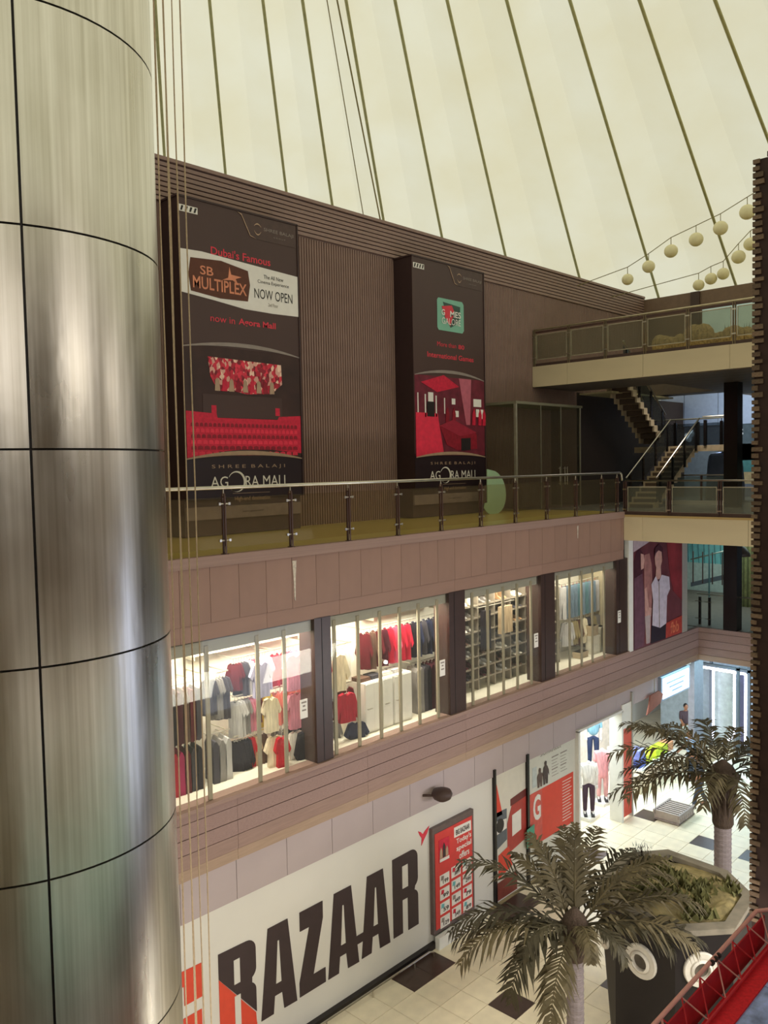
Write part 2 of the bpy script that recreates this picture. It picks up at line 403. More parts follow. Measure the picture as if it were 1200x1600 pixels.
# ribbed rear wall of the balcony
wall_b = MB().box(2, 32.6, 16.0, 16.4, 8.1, 17.78).build('wall_back', rib_brown)
struct(wall_b, 'tall dark brown wall of vertical ribs under a horizontal slatted band')
r = MB(); pts = []
u = 4.0
while u < 32.4:
    r.add([(u, 16.001, 9.55), (u, 16.001, 16.78), (u + .012, 15.955, 16.78), (u + .012, 15.955, 9.55), (u + .048, 15.955, 9.55), (u + .048, 15.955, 16.78), (u + .06, 16.001, 16.78), (u + .06, 16.001, 9.55)], [(0, 3, 2, 1), (3, 4, 5, 2), (4, 7, 6, 5)])
    u += .085
o = r.build('ribs', rib_brown, wall_b); o['kind'] = 'stuff'
for k in range(9):
    z = 16.82 + k * .107
    blk('slat', rib_brown, wall_b, 2, 32.4, 15.92 if k < 8 else 15.88, 16.01, z, z + .078)
struct(MB().box(32.4, 32.7, -5, 16.4, 14.36, 17.63).build('wall_end', mat('end_brown', '7c6656', .6, var=.08)), 'plain brown end wall behind the upper bridge')
struct(MB().box(32.36, 32.41, 8.5, 13.5, 14.4, 16.95).build('window_5', mat('daylit_pane', 'b4ccc6', .3, var=.12, scale=1.5, emit=.35)), 'pale daylit window low in the end wall')
MB().box(32.3, 32.42, 13.6, 13.95, 15, 17.62).build('trim_1', dark_brown)['kind'] = 'structure'

# upper bridge slab (third floor)
ub3 = MB().box(24.3, 27, -5, 15.95, 13.62, 14.3).box(27, 36, -5, 12.5, 13.62, 14.3).box(31.4, 32.4, 12.5, 15.95, 13.62, 14.3).build('bridge_slab_upper', soffit_m)
struct(ub3, 'upper bridge slab with tan metal fascia and brown soffit')
v = 15.95
for e in (14.6, 11.94, 9.3, 6.6, 3.9, 1.2, -1.5, -5):
    blk('fascia_panel', beam_tan, ub3, 24.2, 24.3, e + .006, v - .004, 13.62, 14.31); v = e
for k in range(14):
    blk('soffit_board', soffit_m, ub3, 24.32 + k * .82, 24.32 + k * .82 + .79, -4.9, 12.4, 13.59, 13.625)
MB().box(24.3, 27, -5, 15.95, 14.3, 14.36).box(27, 36, -5, 12.5, 14.3, 14.36).build('floor_finish', olive_floor, ub3)
MB().box(27.2, 32.2, 14.6, 15.9, 13.5, 13.56).build('lit_opening_panel', mat('lit_opening_yellow', 'c9bd92', .6), ub3)  # pale yellow stands in for the lit roof above the stair opening

# lower bridge slab (second floor) and the hall floor behind it
lb = MB().box(22.75, 37, -5, 11.79, 8.7, 9.4).box(22.7, 37, 11.79, 15.95, 8.7, 9.4).build('bridge_slab_lower', soffit_m)
struct(lb, 'lower bridge slab with tan metal fascia')
v = 11.79
for e in (11.2, 8.2, 5.2, 2.2, -.8, -5):
    blk('fascia_panel', beam_tan, lb, 22.65, 22.76, e + .006, v - .004, 8.7, 9.4); v = e
MB().box(22.66, 37, -5, 11.79, 9.4, 9.44).box(22.7, 37, 11.79, 15.95, 9.4, 9.44).build('floor_finish', mat('hall_floor', '8d8f8a', .25, var=.06), lb)
blk('edge_strip', mat('edge_gold', 'b89d6a', .4), lb, 22.64, 22.72, -5, 11.79, 9.4, 9.46)
struct(MB().box(37, 37.3, -6, 17, 4, 14.4).build('wall_far', grey_blue), 'grey blue shopfront wall at the far end')
struct(MB().box(26.6, 27.1, 11.8, 16.4, 5.28, 8.7).build('wall_side', grey_trim), 'pale grey wall end beside the fashion poster')
struct(MB().box(2, 37, 16.4, 16.7, 4.2, 9.5).build('wall_shop_back', white_wall), 'rear wall of the upper shops')
struct(MB().box(27.1, 37, 15.95, 16.4, 5.28, 13.6).build('wall_stair', mat('stair_wall', '33261f', .7, var=.08)), 'dark brown wall behind the stairs')

pale_far = mat('pale_far', 'e4dccd', .6)
# the side of the court behind the viewer, seen only as reflections
struct(MB().box(-8.3, 37, -7.3, -7, 0, 15).build('wall_camera_side', pale_far), 'plain brown wall on the viewing side')
struct(MB().box(-8.3, -8, -7, 17, 0, 15).build('wall_left', pale_far), 'plain brown end wall left of the court')
struct(MB().box(20.5, 27, -6.96, -6.9, .3, 8).build('window_6', mat('added_streak_glow', 'cfdcff', .3, emit=3.0)), 'tall added glow panel on the viewing side, seen as a streak in the steel column')  # unseen panel added to give the column its cool highlight
struct(MB().box(-4, 18, -6.96, -6.9, 6.2, 8.3).build('window_7', mat('added_warm_glow', 'efe6da', .3, emit=.5)), 'added glow panel on the viewing side, seen only in reflections')  # unseen glow added to lighten the column's reflection
struct(MB().box(-4, 18, -6.96, -6.9, .3, 3.6).build('window_8', mat('added_teal_glow', 'a8cfc4', .3, emit=.6)), 'added teal glow panel low on the viewing side, seen only in reflections')  # unseen teal glow added for the lower part of the column
struct(MB().box(-8, 10.2, -7, .1, 8.9, 9.55).build('balcony_slab_near', brown_panel), 'balcony slab on the viewing side')
struct(MB().box(-8, 20, -7, -.3, 13.0, 13.6).build('balcony_slab_top', brown_panel), 'upper balcony slab on the viewing side')
struct(MB().box(-8, 1.9, 11.8, 16.4, 0, 17).build('wall_corner', brown_panel), 'brown corner block left of the column')

# ---------------------------------------------------------------- big steel column beside the viewer
CC = (2.181, 5.266); CR = .91
col = thing('steel_column', 'huge round column clad in streaked brushed steel sheets with dark joints', 'column', (CC[0], CC[1], 0))
MB().lathe([(CR - .03, 0), (CR - .03, 27)], CC[0], CC[1], 48).build('core', near_black, col, smooth=False)
SEAM0 = math.radians(-112.5 + 5.2); PH = 1.172
def sheet_mesh():
    n = 18; gap = .007 / CR; g = MB(); outer = []; fs = []
    rim_ = [[] for _ in range(4)]
    for k in range(n + 1):
        t = gap + (PI / 2 - 2 * gap) * k / n
        for j, (rr, z) in enumerate(((CR - .029, .006), (CR, .006), (CR, PH - .006), (CR - .029, PH - .006))): rim_[j].append((rr * math.cos(t), rr * math.sin(t), z))
    m = n + 1
    for lo_, hi_ in ((0, 1), (1, 2), (2, 3)):      # each face strip has its own points, so the edges stay crisp
        g.add(rim_[lo_] + rim_[hi_], [(k, k + 1, k + 1 + m, k + m) for k in range(n)])
    g.add([r[0] for r in rim_], [(0, 3, 2, 1)]); g.add([r[-1] for r in rim_], [(0, 1, 2, 3)])
    me = g.mesh('steel_sheet', bs)
    for p in me.polygons: p.use_smooth = n <= p.index < 2 * n
    return me
for lv in range(-9, 12):
    for q in range(4):
        # each sheet gets its own copy so that its streaks differ from its neighbours'
        me = sheet_mesh()
        z0 = 11.13 + PH * lv
        o = piece('steel_sheet', me, col, (CC[0], CC[1], z0), rot=(0, 0, SEAM0 + q * PI / 2))

# strings hanging beside the column
for k, u in enumerate((4.11, 4.143, 4.176, 4.21, 4.243, 4.271, 4.298, 4.325, 4.353)):
    m = mat('hanging_string', 'c0a98a', .6, var=.15, scale=30)
    g = MB(); vv = 6.6 + .05 * math.sin(k * 2.1); pts = [(u + .004 * math.sin(z * 1.7 + k), vv, z) for z in [0] + [1.2 * i for i in range(1, 23)] + [27]]
    o = g.path(pts, .0048 if k < 8 else .007, 5).build('hanging_string', m)
    tag(o, 'thin pale string hanging from roof to floor beside the steel column', 'string', 'strings beside the column')
# two slack ropes under the tent
for k, (du, r) in enumerate(((0, .022), (.42, .014))):
    p0 = Vector((AP.x + .8 + du, AP.y + .8, AP.z - 2.0)); p1 = Vector((17.05 - du * 1.6, 16.15, 17.75)); pts = []
    for i in range(13):
        q = i / 12; p = p0.lerp(p1, q); p.z -= .25 * math.sin(PI * q); pts.append(p)
    o = MB().path(pts, r, 6).build('roof_rope', mat('rope', '8d8356', .8))
    tag(o, ('thicker', 'thinner')[k] + ' of two slack ropes running from the tent top to the ribbed wall', 'rope')

# ---------------------------------------------------------------- balcony balustrade
post_m = mat('post_dark', '4d3630', .45, var=.08)
bal = thing('balustrade', 'glass balustrade with dark posts and round steel handrail along the balcony', 'railing', (4, 11.84, 9.552))
P = [4.0, 5.5, 6.96, 8.43, 9.92, 11.40, 12.84, 14.27, 15.73, 17.15, 18.57, 20.02, 21.44, 22.34]
MB().path([(3.2, 11.84, 10.7), (22.52, 11.84, 10.7), (22.56, 11.82, 10.66), (22.58, 11.8, 10.47)], .032, 12).build('handrail', steel, bal, smooth=True)
bar = MB().box(-.012, .012, -.05, -.015, 0, 1.0).box(-.012, .012, .015, .05, 0, 1.0).box(-.05, .05, -.05, .05, 0, .012)
bar.prism([(-.05, 0.98), (.05, .98), (.03, 1.05), (-.03, 1.05)], 'x', -.012, .012)
spig = MB().lathe([(.02, 1.0), (.012, 1.1), (.008, 1.13)], 0, 0, 8)
foot = MB().lathe([(.02, .02), (.016, .14)], 0, -.03, 8).mesh('foot_cap', steel)
clamp = MB().tube((-.11, -.02, 0), (.11, -.02, 0), .014, 8).box(-.12, -.075, -.035, -.005, -.022, .022).box(.075, .12, -.035, -.005, -.022, .022)
mbar, mspig, mclamp = bar.mesh('post', post_m), spig.mesh('spigot', steel), clamp.mesh('clamp', steel)
for u in P:
    p = piece('post', mbar, bal, (u, 11.84, 9.552))
    piece('spigot', mspig, p, (u, 11.84, 9.552)); piece('foot_cap', foot, p, (u, 11.84, 9.552))
    for z in (.24, .87): piece('clamp', mclamp, p, (u, 11.84, 9.552 + z))
mp_ = ub(rail_glass)
for a_, b_ in zip(P[:-1], P[1:]):
    bricks('glass_panel', mp_, bal, a_ + .06, b_ - .06, 11.835, 11.845, 9.66, 10.53)

# balustrades of the two bridges
def bridge_rail(name, label, u, vs, z0, zr, zg0, zg1, vend, dark, rail_r):
    t = thing(name, label, 'railing', (u, vs[0], z0))
    MB().path([(u, vs[0] + (.02 if dark else .0), zr), (u, vend, zr)], rail_r, 10).build('handrail', steel if not dark else mat('rail_brass', 'c8bc9c', .35, metal=.5), t, smooth=True)
    if dark: MB().box(u - .02, u + .02, vend, vs[0], zr - .12, zr - .05).build('lower_rail', post_m, t)
    for v in vs:
        p = MB().box(u - .04, u + .04, v - .045, v - .02, z0, zr - .02).box(u - .04, u + .04, v + .02, v + .045, z0, zr - .02).build('post', post_m if not dark else mat('post_bronze', '7a6a52', .4, metal=.3), t)
        MB().box(u - .055, u - .038, v - .06, v + .06, zg1 - .08, zg1 - .04).box(u - .055, u - .038, v - .06, v + .06, zg0 + .04, zg0 + .08).build('clamp', steel, p)
    fm = mat('glass_frame', 'b6ad98', .4, metal=.4)
    for a_, b_ in zip(vs[:-1], vs[1:]):
        g = blk('glass_panel', grey_glass, t, u - .008, u + .008, b_ + .1, a_ - .1, zg0, zg1)
        f = MB().box(u - .014, u + .014, b_ + .085, a_ - .085, zg1 - .005, zg1 + .02).box(u - .014, u + .014, b_ + .085, a_ - .085, zg0 - .02, zg0 + .005)
        f.box(u - .014, u + .014, b_ + .08, b_ + .1, zg0, zg1).box(u - .014, u + .014, a_ - .1, a_ - .08, zg0, zg1)
        f.build('panel_frame', fm, t)
    MB().box(u - .02, u + .03, vend, vs[0], z0, z0 + .1).build('base_strip', dark_brown, t)
    return t
bridge_rail('upper_balustrade', 'framed glass balustrade along the upper bridge', 24.27, [15.9, 14.57, 13.24, 11.9, 10.55, 9.2, 7.85, 6.5, 5.1, 3.7], 14.31, 15.54, 14.55, 15.36, 3.0, True, .032)
bridge_rail('lower_balustrade', 'framed grey glass balustrade with straight handrail along the lower bridge', 22.72, [11.78, 10.42, 8.98, 7.55, 6.1, 4.7, 3.3], 9.46, 10.46, 9.56, 10.27, 2.5, False, .025)

# ---------------------------------------------------------------- the two tall advertising boxes
BV = 15.27
def ad_box(label, u0, u1):
    t = thing('advertising_box', label, 'billboard', (u0, BV, 9.55))
    MB().box(u0, u1, BV + .012, 15.95, 10.36, 16.76).build('housing', banner_side, t)
    MB().box(u0 - .03, u1 + .03, BV - .02, 15.95, 16.76, 16.8).box(u1, u1 + .04, BV - .02, 15.95, 10.36, 16.78).build('frame_edge', banner_side, t)
    MB().box(u0, u1, BV + .1, 15.95, 9.56, 10.36).build('plinth', mat('plinth', '5a4744', .5), t)
    MB().box(u0 + .02, u1 - .02, BV + .06, BV + .11, 9.92, 10.2).build('plinth_band', mat('plinth_band', '8a7a74', .5), t)
    f = MB().box(u0, u1, BV, BV + .013, 11.3, 16.76).build('print_panel', banner_dk, t)
    MB().box(u0, u1, BV - .001, BV + .013, 10.36, 11.35).build('lower_print_panel', banner_black, t)
    return t
def mall_mark(t, u0, s=1.0):
    mk = print_white
    text(t, 'S H R E E  B A L A J I', u0 + .66, u0 + 2.72, 11.02, 11.12, BV - .002, print_tan)
    text(t, 'AG', u0 + .62, u0 + 1.08, 10.62, 10.86, BV - .002, mk)
    text(t, 'RA', u0 + 1.56, u0 + 1.94, 10.62, 10.86, BV - .002, mk); text(t, 'MALL', u0 + 2.06, u0 + 2.82, 10.62, 10.86, BV - .002, mk)
    cx, cz = u0 + 1.32, 10.74; o_ = []; i_ = []
    for k in range(25):
        a_ = math.radians(-150 + 300 * k / 24 + 90 - 90)
        o_.append((cx + .24 * math.cos(a_), cz + .235 * math.sin(a_)))
    for k in range(25):
        a_ = math.radians(-150 + 300 * k / 24)
        i_.append((cx - .025 + .215 * math.cos(a_), cz - .012 + .215 * math.sin(a_)))
    flat(t, 'ring_mark', o_ + i_[::-1], BV - .002, mk)
    MB().box(u0 + 1.2, u0 + 2.25, BV - .006, BV - .002, 10.47, 10.478).build('rule', print_tan, t)
    text(t, 'High-end destination', u0 + 1.25, u0 + 2.25, 10.28, 10.4, BV - .002, print_tan)
    text(t, 'www.agoramall.in', u0 + 1.5, u0 + 2.1, 10.03, 10.08, BV + .058, banner_side)
def corner_mark(t, u1):
    flat(t, 'corner_tab', [(u1 - 1.72, 16.74), (u1 - 1.58, 16.7), (u1 - 1.36, 16.28), (u1 - 1.2, 16.23), (u1 - .03, 16.23), (u1 - .03, 16.74)], BV - .002, mat('tab_brown', '4e3a36', .4))
    flat(t, 'tab_edge', [(u1 - 1.72, 16.745), (u1 - 1.6, 16.715), (u1 - 1.37, 16.29), (u1 - 1.2, 16.23), (u1 - 1.38, 16.27), (u1 - 1.61, 16.69)], BV - .009, print_tan)
    for q, zc in ((0, 16.52), (1, 16.42)):
        pts = arc_strip(-.1, .1, 0, .07 if q == 0 else -.07, .03)
        flat(t, 'swirl_mark', [(u1 - 1.16 + x, zc + z) for x, z in pts], BV - .009, print_tan)
    text(t, 'SHREE BALAJI', u1 - .98, u1 - .1, 16.43, 16.53, BV - .008, print_grey); text(t, 'G R O U P', u1 - .7, u1 - .35, 16.34, 16.37, BV - .008, print_grey)
def white_tag(t, u0):
    MB().box(u0 + .03, u0 + .49, BV - .006, BV, 16.46, 16.6).build('tag', print_white, t)
    for k in range(4): flat(t, 'tag_glyph', [(u0 + .06 + .11 * k, 16.48), (u0 + .1 + .11 * k, 16.48), (u0 + .14 + .11 * k, 16.58), (u0 + .09 + .11 * k, 16.58)], BV - .007, near_black)

b1 = ad_box('tall dark cinema billboard box with red theatre picture, nearer the steel column', 9.93, 13.18)
white_tag(b1, 9.93); corner_mark(b1, 13.18)
text(b1, "Dubai's Famous", 10.73, 12.37, 15.68, 15.86, BV - .002, print_red, .012)
flat(b1, 'white_band', [(9.94, 15.68), (10.5, 15.7), (11.6, 15.64), (13.18, 15.56), (13.18, 14.62), (12.4, 14.6), (11.6, 14.61), (10.8, 14.7), (9.94, 14.78)], BV - .002, print_white)
flat(b1, 'badge', [(10.2, 15.53), (10.98, 15.58), (11.71, 15.47), (11.76, 15.16), (11.69, 14.79), (10.95, 14.76), (10.19, 14.83), (10.14, 15.18)], BV - .009, mat('badge_brown', '5a3020', .5))
cop = mat('badge_copper', 'd98a68', .5)
text(b1, 'SB', 10.43, 10.77, 15.21, 15.4, BV - .016, cop, .01); text(b1, 'MULTIPLEX', 10.24, 11.66, 14.9, 15.16, BV - .016, cop, .016)
flat(b1, 'star_mark', [(11.2, 15.48), (11.24, 15.32), (11.52, 15.3), (11.36, 15.24), (11.42, 15.13), (11.28, 15.2), (11.0, 15.17), (11.16, 15.24)], BV - .016, cop)
text(b1, 'The All New', 12.16, 12.74, 15.37, 15.46, BV - .009, near_black); text(b1, 'Cinema Experience', 11.98, 12.9, 15.23, 15.33, BV - .009, near_black)
text(b1, 'NOW OPEN', 11.88, 13.0, 14.9, 15.12, BV - .009, near_black); text(b1, '2nd Floor', 12.27, 12.56, 14.75, 14.83, BV - .009, print_grey)
text(b1, 'now in', 10.67, 11.32, 14.24, 14.38, BV - .002, print_red); text(b1, 'Agora Mall', 11.42, 12.48, 14.21, 14.39, BV - .002, print_red, .02)
flat(b1, 'hall_picture', [(9.96, 13.7), (13.16, 13.7), (13.16, 11.3), (9.96, 11.3)], BV - .001, mat('hall_dark', '3a2420', .5, var=.3, scale=2))
flat(b1, 'arc', arc_strip(9.95, 13.17, 13.66, .17, .09), BV - .008, print_grey)
flat(b1, 'crowd_picture', [(10.56, 13.47), (12.6, 13.43), (12.62, 12.98), (12.3, 12.74), (11.9, 12.72), (11.6, 12.7), (11.2, 12.76), (10.8, 12.74), (10.62, 13.05)], BV - .008, cells('crowd_print', ['c8203a', 'e03048', '7a1020', 'd8a090', 'b01830', 'f0c8b0', '90182c', 'd02840'], 16, (1, 1, .7)))
for k in range(9):
    x = 10.74 + k * .19; flat(b1, 'dancer_picture', [(x, 12.98), (x + .05, 13.03), (x + .1, 12.98), (x + .12, 12.74), (x - .02, 12.74)], BV - .015, (print_tan, crimson, print_tan, crimson_d)[k % 4])
flat(b1, 'stage_picture', [(10.4, 12.66), (12.6, 12.66), (12.6, 12.16), (10.4, 12.16)], BV - .008, banner_dk)
for x in (10.62, 12.4): flat(b1, 'stage_light_picture', [(x, 12.24), (x + .13, 12.24), (x + .13, 12.42), (x, 12.42)], BV - .009, crimson)
flat(b1, 'seats_picture', [(9.97, 12.28), (10.75, 12.24), (10.77, 12.15), (12.46, 12.15), (12.5, 12.22), (13.16, 12.26), (13.16, 11.37), (12.3, 11.45), (11.5, 11.46), (10.7, 11.4), (9.97, 11.27)], BV - .009, crimson)
for r_ in range(6):
    z = 12.02 - r_ * .115 - .01 * r_; n = 26 - 2 * r_
    g = MB()
    for k in range(n):
        w_ = 3.0 / n; x = 10.06 + k * w_; g.prism([(x + .012, z - .07), (x + w_ - .012, z - .07), (x + w_ - .02, z), (x + w_ * .5, z + .02), (x + .02, z)], 'y', BV - .018, BV - .014)
    g.build('seat_row_picture', (crimson_d, mat('print_hot', 'e0304c', .5))[r_ % 2], b1)['kind'] = 'stuff'
flat(b1, 'arc', arc_strip(9.95, 13.17, 11.26, .17, .1), BV - .02, print_tan)
mall_mark(b1, 9.93)

b2 = ad_box('tall dark games billboard box with mint green badge and red arcade picture', 17.31, 20.54)
white_tag(b2, 17.33); corner_mark(b2, 20.54)
mint = mat('print_mint', '7fb8a0', .5, var=.03)
flat(b2, 'mint_badge', [(18.36, 15.72), (18.42, 15.78), (19.5, 15.78), (19.57, 15.7), (19.57, 14.95), (19.5, 14.87), (18.42, 14.87), (18.36, 14.94)], BV - .002, mint)
flat(b2, 'dark_card', [(18.62, 15.68), (19.4, 15.62), (19.38, 15.3), (19.2, 15.1), (18.95, 14.98), (18.8, 15.2)], BV - .009, mat('print_dkgreen', '38524a', .5))
flat(b2, 'red_card', [(18.55, 15.55), (19.0, 15.62), (19.12, 15.45), (19.0, 15.2), (18.92, 15.02), (18.7, 15.25)], BV - .016, print_red)
text(b2, 'G', 18.53, 18.68, 15.3, 15.47, BV - .022, print_white, .02); text(b2, 'MES', 18.92, 19.41, 15.28, 15.46, BV - .022, print_white, .02)
text(b2, 'GALORE', 18.54, 19.4, 15.06, 15.24, BV - .022, print_white)
text(b2, 'More than', 18.34, 19.2, 14.41, 14.54, BV - .002, print_red); text(b2, '80', 19.3, 19.58, 14.4, 14.53, BV - .002, print_red, .02)
text(b2, 'International Games', 17.9, 20.02, 14.07, 14.22, BV - .002, print_red, .015)
flat(b2, 'room_picture', [(17.34, 13.55), (20.52, 13.55), (20.52, 11.3), (17.34, 11.3)], BV - .001, mat('room_dark', '6a2030', .5, var=.35, scale=3))
flat(b2, 'arc', arc_strip(17.34, 20.52, 13.55, .2, .09), BV - .008, print_grey)
flat(b2, 'ceiling_glow_picture', [(17.6, 13.35), (18.6, 13.6), (19.3, 13.3), (18.3, 13.1)], BV - .009, crimson)
flat(b2, 'carpet_picture', [(17.36, 12.5), (18.3, 12.5), (18.55, 11.4), (17.36, 11.26)], BV - .009, mat('print_hot', 'e0304c', .5))
flat(b2, 'column_picture', [(19.29, 13.55), (19.88, 13.55), (19.8, 12.2), (19.62, 12.2)], BV - .009, mat('print_rose', 'b86070', .5))
for x, w_, z0, z1 in ((17.44, .04, 12.5, 13.05), (17.75, .05, 12.38, 13.02), (17.9, .22, 12.7, 13.08), (18.22, .05, 12.4, 13.0), (18.6, .04, 12.5, 12.95), (18.95, .16, 12.78, 12.95), (19.98, .38, 12.75, 12.98), (20.1, .16, 12.45, 12.68), (20.3, .16, 12.4, 12.68), (19.1, .16, 12.42, 12.6)):
    flat(b2, 'machine_picture', [(x, z0), (x + w_, z0), (x + w_, z1), (x, z1)], BV - .009, print_white)
flat(b2, 'machine_body_picture', [(17.84, 12.4), (18.16, 12.4), (18.16, 12.82), (17.84, 12.82)], BV - .016, near_black)
flat(b2, 'table_picture', [(18.37, 12.15), (19.0, 12.34), (20.1, 11.94), (20.12, 11.5), (19.2, 11.45), (18.7, 11.6)], BV - .016, crimson_d)
flat(b2, 'table_top_picture', [(18.37, 12.15), (19.0, 12.34), (20.1, 11.98), (19.29, 11.86)], BV - .022, mat('print_wine', '9a2238', .5))
flat(b2, 'table_gap_picture', [(19.35, 11.8), (19.8, 11.82), (19.8, 11.46), (19.35, 11.44)], BV - .022, near_black)
for x in (18.65, 18.95, 19.9, 20.2, 20.4): flat(b2, 'player_picture', [(x, 12.2), (x + .15, 12.2), (x + .17, 12.5), (x + .1, 12.7), (x + .02, 12.55)], BV - .017, (crimson, crimson_d)[int(x * 20) % 2])
flat(b2, 'arc', arc_strip(17.34, 20.52, 11.26, .15, .09), BV - .024, print_tan)
mall_mark(b2, 17.31)

# ---------------------------------------------------------------- glass cubicle and mint leaf on the balcony
cu = thing('glass_cubicle', 'tall frameless glass cubicle with flat glass roof on the balcony', 'glass cubicle', (21.5, 14.8, 9.55))
fr = mat('cubicle_edge', '9c9684', .35, metal=.3)
MB().box(21.44, 25.4, 14.74, 15.95, 12.88, 12.96).build('roof', glass('frost', 'b8b49c', .4, tint='c8c8b8'), cu)
for a_ in ((21.5, 21.51, 14.85, 15.95), (21.56, 22.9, 14.8, 14.81), (22.92, 24.1, 14.8, 14.81), (24.12, 25.3, 14.8, 14.81), (25.33, 25.34, 14.85, 15.95)):
    blk('glass_wall', box_glass, cu, a_[0], a_[1], a_[2], a_[3], 9.56, 12.88)
MB().box(21.47, 21.55, 14.77, 14.85, 9.55, 12.9).build('corner_post', fr, cu); MB().box(25.31, 25.35, 14.78, 14.82, 9.55, 12.9).build('corner_post', fr, cu)
for u in (22.91, 24.11): MB().box(u - .01, u + .01, 14.79, 14.82, 9.55, 12.88).build('joint', fr, cu)
for u in (23.95, 24.25, 24.4): MB().tube((u, 14.74, 10.3), (u, 14.74, 10.9), .015, 8).tube((u, 14.74, 10.35), (u, 14.8, 10.35), .01).tube((u, 14.74, 10.85), (u, 14.8, 10.85), .01).build('door_handle', steel, cu)
MB().tube((24.25, 16.0, 12.95), (24.25, 16.0, 13.6), .02, 8).build('trim_2', grey_trim)['kind'] = 'structure'
pts = [(19.82, 10.88)]
for k in range(15):
    t = PI / 2 - PI * k / 14; pts.append((19.95 + .8 * max(0, math.cos(t)) ** .8, 10.2 + .66 * math.sin(t) - .1 * math.cos(t)))
pts += [(19.8, 9.6), (19.66, 9.74), (19.7, 9.88), (19.82, 9.9)]
o = MB().prism(pts, 'y', 14.66, 14.69).build('leaf_panel', mat('mint_panel', 'a9c9a6', .5, var=.03))
tag(o, 'pale mint half-round cut-out panel standing beside the games billboard', 'panel')

# ---------------------------------------------------------------- stairs, landing and column between the bridges
tread_m = mat('stair_tan', 'c4b090', .6, var=.15); tread_l = mat('stair_dark', '5c4c40', .6)
def flight(name, label, u0, z0, u1, z1, v0, v1, n, slab):
    t = thing(name, label, 'staircase', (u0, (v0 + v1) / 2, min(z0, z1) - .2 if slab else min(z0, z1)))
    for k in range(n):
        ua = u0 + (u1 - u0) * k / n; ub_ = u0 + (u1 - u0) * (k + 1) / n
        za = z0 + (z1 - z0) * k / n; zb = z0 + (z1 - z0) * (k + 1) / n; hi = max(za, zb)
        blk('step', tread_m if k % 2 == 0 else tread_m, t, ua, ub_, v0 + .08, v1 - .08, hi - .06, hi)
        uu = ua if z1 > z0 else ub_
        blk('riser', tread_l, t, uu - .012, uu + .012, v0 + .08, v1 - .08, hi - abs(zb - za) - .06, hi - .06)
    for v in (v0, v1 - .07):
        pts = []
        for k in range(n):
            ua = u0 + (u1 - u0) * k / n; ub_ = u0 + (u1 - u0) * (k + 1) / n; hi = max(z0 + (z1 - z0) * k / n, z0 + (z1 - z0) * (k + 1) / n)
            pts += [(ua, hi), (ub_, hi)]
        low = [(u, z - .24) for u, z in pts][::-1]
        MB().prism(pts + low, 'y', v, v + .07).build('stringer', mat('stringer', 'c8b698', .5, var=.1), t)
    return t
up = flight('upper_stair_flight', 'upper stair flight seen from below, dropping from the upper bridge to the landing', 26.9, 14.2, 30.2, 11.75, 14.05, 14.95, 12, True)
lo = flight('lower_stair_flight', 'lower stair flight with pale treads climbing from the lower hall to the landing', 26.7, 9.44, 30.2, 11.55, 12.75, 13.75, 12, False)
g = glass('stair_glass', '6c6a66', .15, tint='c4ccd0')
for t, u0, z0, u1, z1, v in ((lo, 26.7, 9.44, 30.2, 11.55, 13.8), (lo, 26.7, 9.44, 30.2, 11.55, 12.7), (up, 26.9, 14.2, 30.2, 11.75, 14.0)):
    MB().path([(u0, v, z0 + 1.02), (u1, v, z1 + 1.02)], .03, 8).build('handrail', steel, t)
    for k in range(4):
        q = (k + .3) / 3.6; u = u0 + (u1 - u0) * q; z = z0 + (z1 - z0) * q
        MB().box(u - .05, u + .05, v - .03, v + .03, z, z + .95).tube((u, v, z + .95), (u, v, z + 1.02), .012, 6).build('post', black_gloss, t)
    MB().prism([(u0, z0 + .18), (u1, z1 + .18), (u1, z1 + .88), (u0, z0 + .88)], 'y', v - .006, v + .006).build('glass_panel', g, t)
ld = thing('stair_landing', 'half landing between the two stair flights with glass guard', 'landing', (30.8, 13.4, 11.4))
MB().box(30.3, 31.6, 11.7, 15.3, 11.38, 11.56).build('deck', tread_l, ld)
MB().box(30.27, 30.3, 11.7, 15.3, 11.36, 11.58).build('edge', tread_m, ld)
MB().path([(31.5, 15.3, 12.62), (31.5, 11.7, 12.62), (30.25, 11.7, 12.62), (30.25, 12.6, 12.62)], .028, 8).build('handrail', steel, ld)
for v in (15.0, 14.2, 13.3, 12.4, 11.8): MB().box(31.45, 31.55, v - .05, v + .05, 11.56, 12.5).tube((31.5, v, 12.5), (31.5, v, 12.6), .012, 6).build('post', black_gloss, ld)
for v in (12.5, 11.75): MB().box(30.2, 30.3, v - .05, v + .05, 11.56, 12.5).build('post', black_gloss, ld)
for a_, b_ in ((15, 14.2), (14.2, 13.3), (13.3, 12.4), (12.4, 11.8)): blk('glass_panel', g, ld, 31.49, 31.51, b_ + .06, a_ - .06, 11.62, 12.45)
struct(MB().box(28.0, 28.45, 10.5, 10.95, 9.44, 13.6).box(28.0, 28.45, 10.5, 10.95, 5.28, 8.7).build('pillar_hall', black_gloss), 'black square pillar between the two bridges')

